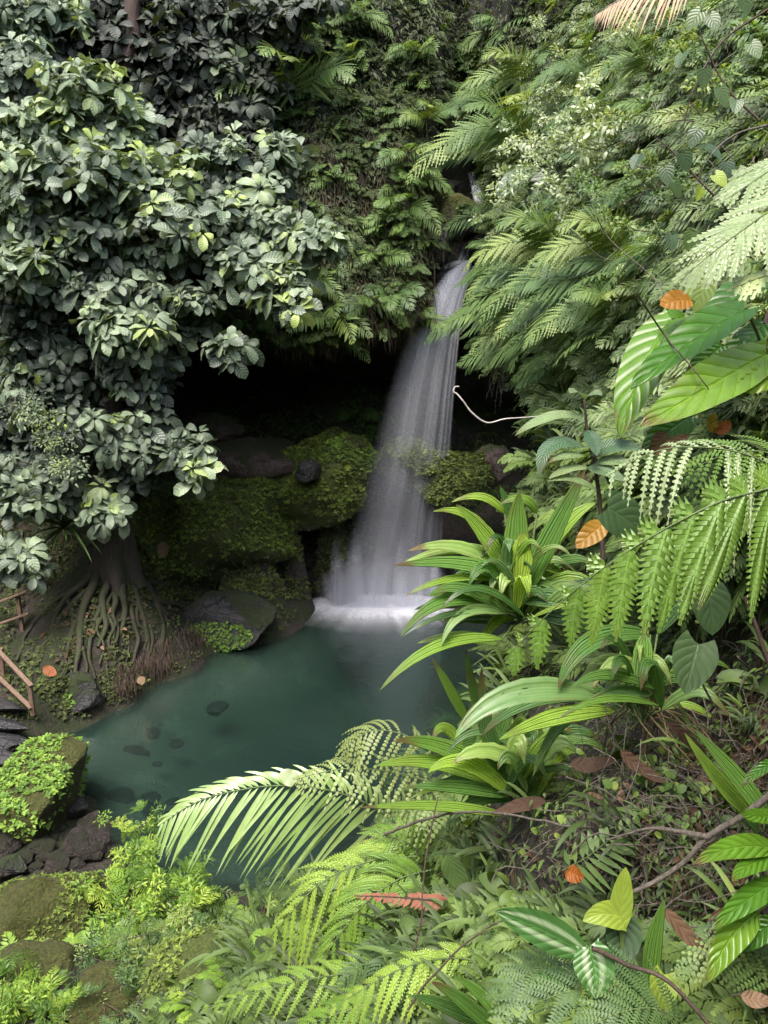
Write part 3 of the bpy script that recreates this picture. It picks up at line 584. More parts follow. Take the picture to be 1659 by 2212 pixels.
# ------------------------------------------------------------------ rocks
def boulder_mesh(name, mat, seed, dims, cuts=9, rough=.16, sub=5, sc=1.6):
    rs=np.random.RandomState(seed); bm=bmesh.new(); bmesh.ops.create_icosphere(bm,subdivisions=sub,radius=1.0)
    V=np.array([v.co for v in bm.verts])
    for _ in range(cuts):
        n=nz(rs.normal(size=3)); d=rs.uniform(.55,.85); e=np.maximum(0,V@n-d); V=V-n[None]*(e*.92)[:,None]
    d=np.array([mnoise.fractal(Vector(p*sc)+Vector((seed*3.1,seed*1.7,0)),1.0,2.1,5) for p in V])*rough
    V=V*(1+d)[:,None]; V*=np.asarray(dims)[None]
    for v,p in zip(bm.verts,V): v.co=p
    me=bpy.data.meshes.new(name); bm.to_mesh(me); bm.free(); me.materials.append(mat)
    for p in me.polygons: p.use_smooth=True
    return me
def tuft_proto(seed,n=7,L=.05,W=.022,up=.6):
    rs=np.random.RandomState(seed); mb=MB()
    for i in range(n):
        a=rs.uniform(0,2*PI); d=np.array([math.cos(a),math.sin(a),up*rs.uniform(.5,1.6)]); l=L*rs.uniform(.6,1.2)
        p0=np.array([rs.uniform(-.01,.01),rs.uniform(-.01,.01),0]); q=bez(p0,p0+d*l*.6,p0+d*l+np.array([0,0,-l*.35]),4)
        leaf_on(mb,q,(0,0,1),W*rs.uniform(.7,1.2),a=.8,b=.8,nw=1,fold=.2,r=rs.rand())
    return mb.proto()
TUFT=[tuft_proto(i) for i in range(4)]
def cover(o, mat, name, count, lo=-.2, sc=1.0, seed=0, mask=.45, fern=None):
    """small moss and herb tufts growing on a rock, as one part of it"""
    rs=np.random.RandomState(seed); me=o.data; mb=MB()
    polys=me.polygons; c=np.array([p.center for p in polys]); n=np.array([p.normal for p in polys]); ar=np.array([p.area for p in polys])
    nzv=np.array([mnoise.noise(Vector(p*1.4)+Vector((seed,0,seed*.5)))*.5+.5 for p in c])
    w=ar*(n[:,2]>lo)*(nzv>mask)*(.3+np.clip(n[:,2]-lo,0,1.2)); 
    if w.sum()<=0: return
    idx=rs.choice(len(c),count,p=w/w.sum()); prs=fern or TUFT
    for k,pr in enumerate(prs):
        sel=idx[k::len(prs)]; Ms=[]
        for i in sel: 
            R=frame(n[i]*.6+np.array([0,-.15,.7]),roll=rs.uniform(0,6.28)); Ms.append(mat4(R,c[i]+rs.normal(size=3)*.02,sc*rs.uniform(.6,1.5)))
        mb.stamp(pr,Ms,rs.rand(len(Ms)))
    return mb.build(name,mat,o,kind='stuff')
def boulder(name,label,P,dims,mat,seed,cat='rock',group=None,yaw=0,tilt=(0,0),**k):
    o=link(name,boulder_mesh(name,M[mat],seed,dims,**k)); o.location=P; o.rotation_euler=(tilt[0],tilt[1],yaw); o['label']=label; o['category']=cat
    if group: o['group']=group
    return o
b=boulder('boulder','mossy boulder with leafy ferns on its crown at the pool edge below the steps',atz(78,1715,.55),(1.22,1.1,1.05),'rock_olive',11,'boulder',yaw=.5,rough=.10)
cover(b,M['moss_bright'],'fern_cover',900,lo=-.35,sc=1.35,seed=3,mask=.47)
b=boulder('boulder','olive moss covered round boulder above the small leafy bush',atz(118,1988,.5),(.86,.8,.82),'rock_olive',12,'boulder',rough=.13,cuts=8,sc=2.2)
cover(b,M['moss_tuft'],'moss',1100,lo=.0,sc=.6,seed=5,mask=.4)
b=boulder('boulder','low dark boulder with green moss at the edge of the frame beside the olive boulder',atz(5,2030,.35),(.5,.5,.42),'rock_olive',13,'boulder')
b=boulder('boulder','big moss coated rock mass behind the pool beside the tree roots',aty(475,1140,21.9),(2.3,1.6,2.15),'rock_moss',21,'boulder',rough=.2,sc=1.6,yaw=.3)
cover(b,M['moss_tuft'],'moss',6500,lo=-.5,sc=1.35,seed=7,mask=.40)
b=boulder('boulder','leafy green ledge boulder under the cave left of the falling water',aty(650,1035,23.2),(2.3,1.5,1.55),'rock_moss',22,'boulder',rough=.2,sc=1.6)
cover(b,M['moss_tuft'],'moss',6000,lo=-.5,sc=1.5,seed=8,mask=.34)
b=boulder('boulder','bright mossy rock directly behind the left edge of the waterfall',aty(745,1015,23.2),(1.15,.9,1.0),'rock_moss',23,'boulder',rough=.12)
cover(b,M['moss_bright'],'moss',2000,lo=-.5,sc=1.3,seed=9,mask=.34)
boulder('boulder','smooth dark boulder on top of the mossy ledge',aty(668,1018,21.95),(.42,.4,.36),'rock_wet',24,'boulder')
b=boulder('boulder','wet black flat topped boulder with green moss patch overhanging the pool',aty(490,1338,19.9),(1.5,.9,.8),'rock_wet',25,'boulder',rough=.10,cuts=12,yaw=-.15)
mbm=MB(); 
me=b.data
def patch(o,cu,cv,ru,rv,count,mat,name,sc=.8,seed=0):
    rs=np.random.RandomState(seed); o_m=np.array(Matrix.LocRotScale(o.location,o.rotation_euler,None)); c=np.array([p.center for p in o.data.polygons]); n=np.array([p.normal for p in o.data.polygons])
    W=c@o_m[:3,:3].T+o_m[:3,3]; Nw=n@o_m[:3,:3].T; S=W-CAM; dd=S@FW; uu=CU+FPX*(S@RT)/dd; vv=CV-FPX*(S@UPV)/dd
    e=((uu-cu)/ru)**2+((vv-cv)/rv)**2; ok=np.where((e<1)&((Nw*(CAM-W)).sum(1)>0))[0]
    if not len(ok): return
    mb=MB(); idx=rs.choice(ok,count)
    for k,pr in enumerate(TUFT):
        Ms=[mat4(frame(n[i]*.8+np.array([0,-.1,.5]),roll=rs.uniform(0,6.3)),c[i]+rs.normal(size=3)*.03,sc*rs.uniform(.6,1.4)) for i in idx[k::4]]
        mb.stamp(pr,Ms,rs.rand(len(Ms)))
    return mb.build(name,mat,o,kind='stuff')
patch(b,470,1375,75,32,900,M['moss_bright'],'moss',.8,3)
b=boulder('boulder','dark grey boulder with a small moss streak at the water below the roots',atz(165,1505,.4),(.72,.6,.55),'rock_wet',26,'boulder',cuts=12)
patch(b,140,1515,22,18,120,M['moss_bright'],'moss',.7,4)
for i,(u,v,z,dm,mt,lab) in enumerate([
 (235,1510,.15,(.36,.3,.25),'rock_dark','small purple grey rock beside the dark boulder at the waterline'),
 (115,1430,.95,(.42,.4,.45),'rock_olive','yellow green mossy stone under the roots by the railing'),
 (690,1165,1.1,(.75,.7,.68),'rock_wet','round wet black rock left of the foot of the waterfall'),
 (660,1245,.45,(.8,.6,.45),'rock_dark','dark slab lying between the round wet rock and the pool'),
 (640,1205,.9,(.6,.6,.5),'rock_dark','black wedge rock under the mossy ledge'),
 (700,1275,.1,(.16,.2,.22),'rock_dark','small black stone in the splash at the left foot of the waterfall'),
 (745,1205,.6,(.9,.6,.6),'rock_dark','wet rock under the left half of the falling water'),
 (850,1225,.5,(1.0,.6,.55),'rock_dark','wet rock under the middle of the falling water'),
 (935,1215,.5,(.7,.6,.6),'rock_dark','wet rock under the right edge of the falling water'),
 (850,1130,1.6,(1.5,.8,1.0),'rock_wet','dark rock face behind the falling water'),
 (1010,1240,.5,(.8,.7,.6),'rock_dark','black rock right of the foot of the waterfall'),
 (1050,1170,1.0,(.9,.8,.8),'rock_wet','dark rock above the black rock right of the waterfall'),
 (985,1035,3.0,(1.3,1.0,.9),'rock_moss','shaded leafy boulder right behind the falling water'),
 (1060,1010,3.4,(.9,.8,.7),'cave_rock','brown rock in the dark hollow right of the waterfall'),
 (870,1000,3.3,(1.4,.9,.8),'rock_moss','mossy boulder seen through the falling water'),
 (545,990,4.3,(2.3,1.3,.8),'cave_rock','wide reddish dark rock ledge on the cave floor'),
 (450,940,4.2,(1.3,1.0,.7),'cave_rock','dark cracked rock on the left of the cave floor'),
 (460,1020,3.6,(1.1,.9,.7),'cave_rock','dark rock above the big moss coated mass'),
 ]):
    P=atz(u,v,z) if v>1100 else aty(u,v,23.0+.3*(i%3))
    o=boulder('rock',lab,P,dm,mt,40+i,yaw=i*1.3,cuts=11)
    if mt=='rock_moss': cover(o,M['moss_tuft'],'moss',900,lo=-.3,sc=1.1,seed=i,mask=.4)
# ravine rocks above the lip
b=boulder('boulder','moss topped boulder wedged in the ravine above the waterfall lip',aty(985,463,23.7),(.60,.55,.56),'rock_olive',31,'boulder',rough=.1)
cover(b,M['cliff_fern'],'fern_cover',160,lo=-.6,sc=1.2,seed=2,mask=.5)
for i,(u,v,y,dm,lab) in enumerate([(972,405,24.6,(.35,.3,.22),'pale wet stone behind the boulder in the ravine'),(940,520,23.6,(.45,.5,.75),'mossy pillar rock left of the ravine gap'),(1012,490,24.6,(.3,.4,.5),'dark rock right of the ravine boulder'),(975,600,23.9,(.55,.5,.5),'dark rock just left of the waterfall lip'),(1028,610,23.7,(.3,.4,.75),'dark rock just right of the waterfall lip'),(935,600,24.0,(.6,.5,.5),'dark ledge rock below the mossy pillar')]):
    boulder('rock',lab,aty(u,v,y),dm,'rock_wet',70+i,cuts=10)
# stones on the lower shore
rs=np.random.RandomState(12)
for i,(u,v,s,mt,lab) in enumerate([(145,1760,.36,'rock_wet','grey wet rock with a moss streak beside the leafy boulder'),(185,1835,.42,'stone','reddish brown angular stone at the water below the leafy boulder'),(205,1795,.30,'stone','flat brown stone half in the shallow water'),(228,1845,.16,'stone','rounded stone beside the angular brown stone'),(85,1835,.24,'stone','grey stone under the leafy boulder'),(10,1830,.26,'stone','brown stone at the edge of the frame under the leafy boulder'),(125,1870,.2,'stone','pinkish stone between the two mossy boulders'),(30,1880,.22,'rock_wet','dark stone at the edge of the frame above the olive boulder'),(135,2095,.3,'rock_wet','dark slab under the olive boulder'),(165,2120,.34,'stone','brown block below the dark slab'),(80,2130,.5,'rock_olive','brown mossy rock near the bottom edge of the frame'),(215,2180,.42,'rock_olive','yellow mossy rock in the lower corner herbs'),(240,1905,.25,'stone','pinkish brown stone beside the leafy bush')]):
    boulder('stone',lab,ground_hit(u,v)+np.array([0,0,s*.3]),(s*1.2,s,s*.8),mt,100+i,'stone',yaw=i*.9,sub=4,cuts=12)
smes=[boulder_mesh('pebble',M['stone'],150+i,(.12,.1,.075),sub=3,cuts=7,rough=.08) for i in range(5)]
for i in range(90):
    u,v=rs.uniform(0,275),rs.uniform(1775,1990)
    if u>150 and v<1830: continue
    p=ground_hit(u,v); s=rs.uniform(.5,1.6)*(1.3 if i<20 else .8)
    o=link('pebble',smes[i%5],loc=p+np.array([0,0,.03])); o.scale=(s,s*rs.uniform(.8,1.2),s); o.rotation_euler=(rs.uniform(-.3,.3),rs.uniform(-.3,.3),rs.uniform(0,6))
    o['label']='small brown pebble on the stony shore below the leafy boulder'; o['category']='pebble'; o['group']='pebbles on the stony shore'
# rocks under the shallow water
for i,(u,v,s,lab) in enumerate([(275,1620,.42,'large dark sunken rock off the leafy boulder'),(205,1585,.5,'dark sunken rock by the shore under the boulder'),(300,1560,.5,'dark sunken rock below the roots'),(325,1715,.17,'small oval sunken stone nearest the palm leaf tip'),(372,1725,.12,'small sunken stone beside the palm leaf tip'),(320,1745,.13,'little sunken stone in the middle of the cluster'),(365,1757,.16,'sunken stone under the palm leaf tip'),(255,1710,.25,'sunken stone cluster rock in the shallow water'),(215,1745,.4,'dark sunken rock beside the leafy boulder foot'),(340,1645,.1,'small lone sunken stone in the green shallows'),(318,1790,.13,'small sunken stone near the brown patch'),(325,1850,.22,'dark sunken rock by the bush top'),(380,1600,.15,'faint sunken stone in the pool'),(620,1470,1.0,'wide dark sunken boulder in the middle of the pool'),(470,1520,.26,'dark sunken boulder left of the pool middle'),(760,1400,.5,'dark sunken boulder near the foam')]):
    g=atz(u,v,-.06 if s<.3 else -.42 if s<.9 else -.95); boulder('sunken_rock',lab,g+np.array([0,0,-s*.48]),(s*1.15,s,s*.5),'rock_dark',200+i,'rock','stones under the shallow water',sub=4,rough=.1,cuts=5,yaw=i)
# ------------------------------------------------------------------ railing and steps
def bar(mb,a,b,w,h):
    a,b=np.asarray(a,float),np.asarray(b,float); T=nz(b-a); S=nz(np.cross(T,[0,0,1.]) if abs(T[2])<.9 else [1,0,0]); U=np.cross(S,T)
    c=[]; 
    for P in (a,b):
        for x,y in ((-1,-1),(1,-1),(1,1),(-1,1)): c.append(P+S*x*w/2+U*y*h/2)
    mb.add(c,f4=[(0,3,2,1),(4,5,6,7),(0,1,5,4),(1,2,6,5),(2,3,7,6),(3,0,4,7)])
def rail_obj(label,posts,rails):
    P0=np.array(posts[0][0]); r=thing('wooden_railing',label,'railing',P0)
    for nm,lst,w,h in (('post',posts,.085,.085),('rail',rails,.09,.045)):
        for a,b in lst:
            mb=MB(); bar(mb,np.array(a)-P0,np.array(b)-P0,w,h); o=mb.build(nm,M['wood'],r,smooth=False)
            bv=o.modifiers.new('bevel','BEVEL'); bv.width=.008; bv.segments=2
p0=atz(50,1370,1.35); y0=p0[1]
rail_obj('light brown wooden railing with one upright post beside the tree roots',[(p0,aty(38,1284,y0))],
  [(aty(-60,1322,y0-.06),aty(60,1277,y0-.06)),(aty(-60,1368,y0-.06),aty(63,1325,y0-.06))])
q0=atz(72,1545,.6); y1=q0[1]
rail_obj('wooden stair railing running down to the pool shore beside the dark boulder',[(q0,aty(64,1476,y1)),(aty(8,1470,y1+.9),aty(2,1400,y1+.9))],
  [(aty(-70,1335,y1+1.6),aty(68,1482,y1-.06)),(aty(-70,1400,y1+1.6),aty(68,1530,y1-.06))])
for i in range(4):
    u,v,z=(15,1520+38*i,.75-.13*i) ; p=atz(u,v,z); mb=MB()
    st=boulder('stone_step',['topmost dark stone step under the wooden stair railing','second dark stone step down from the wooden railing','third dark stone step down from the wooden railing','lowest dark stone step above the leafy boulder'][i],p+np.array([-.3,0,0]),(1.0,.3,.16),'rock_dark',300+i,'step',yaw=-.35,sub=4,cuts=14,rough=.05)
# ------------------------------------------------------------------ the broad-leaved trees
def rosette(seed,n=9,L=.38,W=.20):
    rs=np.random.RandomState(seed); mb=MB()
    for i in range(n):
        a=2*PI*i*.381966+rs.uniform(-.3,.3); el=rs.uniform(-.5,.25)+.55*(i/n)**2
        d=np.array([math.cos(a)*math.cos(el),math.sin(a)*math.cos(el),math.sin(el)]); l=L*rs.uniform(.55,1.15)*(1-.4*(i/n)**2)
        p0=d*.05; q=bez(p0,p0+d*l*.55+np.array([0,0,.05]),p0+d*l+np.array([0,0,-l*rs.uniform(.05,.5)]),7)
        nh=np.array([0,-.5,1.])+d*.1+rs.normal(size=3)*.35
        leaf_on(mb,q,nh,W*l/L*rs.uniform(.9,1.15),a=1.6,b=.5,nw=2,fold=rs.uniform(.05,.3),wave=.008,r=np.clip(.45+.35*(i/n-.4)+rs.normal()*.12,0,1))
    return mb.proto()
ROS=[rosette(i,n) for i,n in enumerate([8,9,10,11,9,7])]
def crown(blobs, dens, seed, sc=1.0, bright=0.0):
    """leaf rosettes on the outer, light-facing shells of a set of boughs; returns mesh collector and bough centres"""
    rs=np.random.RandomState(seed); mb=MB(); cents=[]; Ms=[[] for _ in ROS]; Rn=[[] for _ in ROS]; tips=[]
    for (u,v,ru,rv,d,br) in blobs:
        C0=at(u,v,d); a=ru/FPX*d; b=rv/FPX*d; dep=min(1.6,max(.5,.8*max(a,b))); cents.append(C0)
        n=max(4,int(dens*(ru*rv)/2000)+2)
        for i in range(n):
            x=rs.normal(size=3); x/=np.linalg.norm(x); x[1]=-abs(x[1]) if rs.rand()<.8 else x[1]
            k=rs.uniform(.1,1.25)**.6; lay=(rs.randint(4)-1.5)*.5
            P=C0+np.array([x[0]*a*k,x[1]*dep*k,(x[2]*.6+lay*.55)*b*k])
            ax=nz(np.array([x[0]*.4,-.62,.75])+rs.normal(size=3)*.3)
            j=rs.randint(len(ROS)); s=sc*rs.uniform(.6,1.25)
            Ms[j].append(mat4(frame(ax,roll=rs.uniform(0,6.3)),P,s))
            r=np.clip(rs.beta(1.4,2.4)*.85+br*1.05+bright+.10*x[2],0,.9)  # light and shade put into leaf colour: lit boughs paler, shaded ones darker
            if rs.rand()<.02: r=.98
            Rn[j].append(r); tips.append((P,C0))
    for j in range(len(ROS)): mb.stamp(ROS[j],Ms[j],Rn[j],mix=.3)
    return mb,cents,tips
def grow_tree(label,base,trunk_pts,trunk_r,blobs,dens,seed,leafmat,barkmat,sc=1.0,group=None,roots=None,bright=0.,bough_from=.35):
    t=thing('broadleaf_tree',label,'tree',base,group); b0=np.asarray(base)
    tp=poly(trunk_pts,40); mb=MB(); rr=np.interp(np.linspace(0,1,40),np.linspace(0,1,len(trunk_r)),trunk_r)
    # fluted trunk
    T=tangents(tp); k=20; an=np.linspace(0,2*PI,k,endpoint=False); V=[];UV=[]
    for i in range(40):
        S=nz(np.cross(T[i],[0,1.,.1])); B=np.cross(T[i],S); fl=.28*(1-i/39)**3
        for q in an:
            r=rr[i]*(1+fl*math.sin(q*4+.8)+fl*.6*math.sin(q*7+i*.1)+.04*math.sin(q*3+i*.7)); V.append(tp[i]+S*math.cos(q)*r+B*math.sin(q)*r-b0); UV.append((q/6.28,i/39))
    i=np.arange(39)[:,None]*k; j=np.arange(k)[None,:]; j2=(j+1)%k
    mb.add(V,f4=np.stack([i+j,i+j2,i+k+j2,i+k+j],-1).reshape(-1,4),uv=UV); mb.build('trunk',barkmat,t)
    mbc,cents,tips=crown(blobs,dens,seed,sc,bright)
    rs=np.random.RandomState(seed+5)
    for c in cents:
        k=int(np.clip(np.argmin(np.abs(tp[:,2]-(c[2]+.25)))+rs.randint(-2,3),8,37)); s=tp[k]
        q=poly([s,s+(c-s)*.35+np.array([0,.45,.25]),s+(c-s)*.75+np.array([0,.4,.1]),c+np.array([0,.15,-.05])],18)
        mb=MB(); tube(mb,q-b0[None],np.linspace(min(rr[k]*.3,.075),.02,18),7); mb.build('bough',M['bark'],t)
    mb=MB()
    for P,c in tips:
        if rs.rand()<.8:
            q=bez(c,(c+P)/2+np.array([0,.1,-.12]),P,5); tube(mb,q-b0[None],np.linspace(.022,.009,5),4)
    mb.build('twigs',M['bark'],t)
    mbc.V=[v-b0[None] for v in mbc.V]; mbc.build('crown',leafmat,t)
    for q,r0,r1 in (roots or []):
        mb=MB(); q=np.asarray(q); nn=len(q); wob=np.array([mnoise.noise(Vector(p*2.3)) for p in q])*.05
        tube(mb,q-b0[None]+np.stack([wob,wob*.5,wob*.5],1),np.linspace(r0,r1,nn)*(1+wob*3),7); mb.build('root',M['root'],t)
    return t
base=ground_hit(252,1236); yb=base[1]
trunk=[base+np.array([0,0,-.35]),aty(250,1195,yb),aty(248,1110,yb+.05),aty(244,1000,yb+.1),aty(232,860,yb+.15),aty(205,700,yb+.1),aty(215,520,yb+.2),aty(250,330,yb+.3)]
def root_path(pts,lift=.05,n=26):
    return poly([ground_hit(u,v)+np.array([0,-.03,lift]) for u,v in pts],n)
roots=[]
for pts,r0,r1 in [
 ([(255,1180),(290,1235),(330,1290),(352,1370),(345,1450)],.17,.05),([(262,1190),(300,1250),(345,1300),(400,1312),(430,1325)],.13,.05),([(250,1200),(262,1262),(270,1320),(262,1375)],.14,.04),
 ([(240,1200),(235,1262),(222,1300),(228,1352),(215,1400)],.13,.04),([(235,1200),(205,1262),(180,1320),(172,1400),(165,1470)],.14,.05),([(230,1200),(190,1255),(150,1290),(120,1340),(112,1390)],.13,.05),
 ([(245,1210),(250,1290),(246,1330),(255,1370),(240,1420)],.09,.03),([(260,1200),(290,1270),(312,1330),(320,1400),(318,1460)],.11,.04),([(205,1270),(175,1290),(140,1330),(110,1380),(60,1430)],.08,.03),
 ([(300,1270),(285,1330),(298,1380),(290,1440),(300,1480)],.07,.03),([(228,1290),(205,1350),(196,1410),(205,1470)],.07,.03),([(345,1310),(368,1360),(372,1410),(385,1440)],.07,.03),([(175,1330),(150,1380),(152,1430),(135,1480)],.06,.025),
 ([(270,1240),(320,1262),(360,1262),(395,1290)],.08,.03),([(280,1300),(265,1340),(280,1400),(270,1450)],.05,.02),([(235,1330),(245,1380),(232,1440),(240,1490)],.05,.02),
 ([(215,1230),(170,1270),(110,1310),(60,1370),(40,1430)],.08,.03),([(250,1280),(232,1310),(250,1345),(236,1385),(250,1420)],.05,.03),([(270,1290),(300,1310),(296,1345),(318,1370),(310,1410)],.06,.03),([(200,1310),(222,1330),(210,1365),(228,1400),(215,1440)],.05,.025),
 ([(325,1340),(330,1390),(322,1430),(335,1465)],.06,.02),([(255,1345),(300,1340),(340,1350),(380,1345)],.05,.025),([(185,1345),(230,1340),(270,1350),(300,1345)],.045,.03),([(150,1300),(160,1350),(148,1410),(160,1460)],.05,.02),([(285,1400),(292,1430),(284,1460),(290,1490)],.04,.015),([(180,1400),(192,1440),(182,1480),(188,1510)],.045,.015),([(390,1300),(405,1340),(398,1380),(410,1410)],.05,.02)]:
    q=root_path(pts); q[:6]=q[:6]*.5+(np.linspace(0,1,6)[:,None]*(q[5]-q[0])+q[0])*.5; roots.append((q,r0,r1))
DF=18.2
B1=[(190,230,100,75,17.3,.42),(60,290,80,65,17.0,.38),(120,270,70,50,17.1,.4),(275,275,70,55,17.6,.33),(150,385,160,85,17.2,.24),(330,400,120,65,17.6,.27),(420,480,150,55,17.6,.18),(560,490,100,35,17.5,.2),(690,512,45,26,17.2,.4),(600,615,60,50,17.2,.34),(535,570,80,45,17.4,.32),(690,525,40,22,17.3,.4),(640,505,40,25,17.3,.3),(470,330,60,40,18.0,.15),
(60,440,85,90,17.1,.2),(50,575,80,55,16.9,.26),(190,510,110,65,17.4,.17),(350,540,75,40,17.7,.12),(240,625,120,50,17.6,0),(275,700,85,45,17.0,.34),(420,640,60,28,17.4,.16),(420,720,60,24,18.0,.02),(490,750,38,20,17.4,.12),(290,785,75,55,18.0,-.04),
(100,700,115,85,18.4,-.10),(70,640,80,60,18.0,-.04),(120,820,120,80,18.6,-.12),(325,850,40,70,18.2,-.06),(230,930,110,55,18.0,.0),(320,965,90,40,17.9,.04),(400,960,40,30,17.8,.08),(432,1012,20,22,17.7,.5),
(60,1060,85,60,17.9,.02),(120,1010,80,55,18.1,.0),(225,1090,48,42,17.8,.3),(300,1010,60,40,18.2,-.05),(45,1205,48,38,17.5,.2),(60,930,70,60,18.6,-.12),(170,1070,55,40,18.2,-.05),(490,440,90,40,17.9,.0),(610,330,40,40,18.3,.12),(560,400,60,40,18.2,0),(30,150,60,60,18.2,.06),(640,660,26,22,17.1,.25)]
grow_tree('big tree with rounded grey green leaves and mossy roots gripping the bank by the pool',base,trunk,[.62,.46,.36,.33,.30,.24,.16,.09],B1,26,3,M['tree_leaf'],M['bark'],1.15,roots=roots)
b2=np.array([-9.5,22.0,6.0]); 
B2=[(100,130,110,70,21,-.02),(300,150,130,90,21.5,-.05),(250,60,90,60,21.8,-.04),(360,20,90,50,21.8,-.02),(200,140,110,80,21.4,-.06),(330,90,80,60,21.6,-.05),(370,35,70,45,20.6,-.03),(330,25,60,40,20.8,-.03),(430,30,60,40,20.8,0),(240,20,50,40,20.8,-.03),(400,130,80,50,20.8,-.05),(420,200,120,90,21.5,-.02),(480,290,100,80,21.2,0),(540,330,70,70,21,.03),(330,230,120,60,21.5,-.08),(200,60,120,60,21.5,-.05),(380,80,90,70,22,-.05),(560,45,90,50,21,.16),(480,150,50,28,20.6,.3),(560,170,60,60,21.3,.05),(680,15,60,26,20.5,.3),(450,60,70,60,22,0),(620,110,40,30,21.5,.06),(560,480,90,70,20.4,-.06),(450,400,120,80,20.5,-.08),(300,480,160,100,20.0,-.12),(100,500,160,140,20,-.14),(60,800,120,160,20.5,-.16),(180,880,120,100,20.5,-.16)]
t2=aty(290,20,23.0)
grow_tree('darker tree with dull leaves and a brown trunk behind the big tree',b2,[b2+np.array([0,0,-.6]),np.array([-8.8,22.2,10]),np.array([-8.2,22.5,13]),aty(278,120,22.8),aty(285,30,22.9),aty(293,-60,23.0),aty(300,-200,23)],[.34,.28,.22,.2,.18,.15],B2,24,9,M['tree_leaf_dark'],M['bark_red'],1.2)
b3=np.array([-11.5,18.6,3.6])
B3=[(50,35,90,55,20.0,.34),(120,20,80,40,20.2,.3),(20,90,60,40,20.2,.24),(-60,60,90,80,20,.2),(10,150,50,40,20.6,.1),(170,60,40,26,20.4,.3),(70,100,40,25,20.1,.2)]
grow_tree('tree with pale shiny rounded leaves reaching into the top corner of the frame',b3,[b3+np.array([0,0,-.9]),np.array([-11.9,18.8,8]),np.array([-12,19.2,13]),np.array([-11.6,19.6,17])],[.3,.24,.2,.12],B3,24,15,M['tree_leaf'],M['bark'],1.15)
# ---- small leaved shrub in front of the trunk on the left
def small_leaf_cluster(seed,n=60,R=.3,L=.09,W=.04,flat=.6,shape=(.8,.8)):
    rs=np.random.RandomState(seed); mb=MB()
    for i in range(n):
        x=rs.normal(size=3); x/=np.linalg.norm(x); x[2]=abs(x[2])*flat; P=x*R*rs.uniform(.3,1)
        d=nz(x*.7+rs.normal(size=3)*.5+np.array([0,0,-.1])); l=L*rs.uniform(.6,1.2); q=bez(P,P+d*l*.5+np.array([0,0,.01]),P+d*l+np.array([0,0,-l*.3]),4)
        leaf_on(mb,q,np.array([0,0,1.])+rs.normal(size=3)*.35,W*rs.uniform(.8,1.2),a=shape[0],b=shape[1],nw=1,fold=.2,r=rs.rand())
    return mb.proto()
SML=[small_leaf_cluster(i) for i in range(4)]
def spray_shrub(name,label,pts,mat,seed,n=16,sc=1.0,spread=.35,cat='shrub',group=None,protos=None,base=None):
    rs=np.random.RandomState(seed); pts=[np.asarray(p) for p in pts]; b0=pts[0] if base is None else np.asarray(base); t=thing(name,label,cat,b0,group)
    mb=MB(); ml=MB(); pr=protos or SML; Ms=[[] for _ in pr]
    for p in pts:
        q=poly([b0,b0+(p-b0)*.5+np.array([0,0,.12]),p],10); tube(mb,q-b0[None],np.linspace(.02,.008,10),5)
        for i in range(n):
            P=p+rs.normal(size=3)*spread*np.array([1,.7,.6]); Ms[rs.randint(len(pr))].append(mat4(frame(nz([rs.normal()*.3,-.5,.8]),roll=rs.uniform(0,6)),P-b0,sc*rs.uniform(.6,1.2)))
            if rs.rand()<.4: tube(mb,bez(p,(p+P)/2,P,4)-b0[None],.006,4)
    for k in range(len(pr)): ml.stamp(pr[k],Ms[k],rs.rand(len(Ms[k])))
    mb.build('stem',M['stem_brown'],t); ml.build('foliage',mat,t); return t
spray_shrub('shrub','small leaved grey green shrub hanging in front of the big tree',[at(40,875,17.4),at(80,915,17.3),at(120,960,17.2),at(145,1005,17.1)],M['tree_leaf'],4,n=9,sc=1.1,spread=.2,base=at(10,860,17.8))
# ---- spiky rosette plants
def spiky(label,P,n,L,W,mat,seed,out=(0,-.4,.8),group=None,droop=.5):
    rs=np.random.RandomState(seed); t=thing('spiky_plant',label,'plant',P,group); R=frame(out)
    for i in range(n):
        a=i*2.4+rs.uniform(-.2,.2); el=rs.uniform(.1,1.2); d=R@np.array([math.cos(a)*math.cos(el),math.sin(a)*math.cos(el),math.sin(el)]); l=L*rs.uniform(.7,1.1)
        mb=MB(); q=bez((0,0,0),d*l*.6,d*l+np.array([0,0,-l*droop*rs.uniform(.3,1)]),8); leaf_on(mb,q,nz(R[:,2]+rs.normal(size=3)*.2),W,a=.7,b=.55,nw=1,fold=.35,r=rs.rand()); mb.build('leaf',mat,t)
    return t
spiky('dark spiky leaved plant in the shade left of the tree trunk',at(140,1140,18.6),22,1.0,.055,M['cliff_fern'],3,droop=.7)
spiky('spiky green tuft on top of the leafy ledge under the cave',aty(520,1010,22.4),14,.5,.04,M['cliff_fern'],4)
spiky('small spiky tuft lower on the mossy ledge face',aty(555,1085,21.9),12,.4,.035,M['cliff_fern'],5)
spiky('spiky plant hanging on the trunk among the dark boughs',at(215,760,18.0),16,.8,.05,M['tree_leaf_dark'],6,droop=.9)
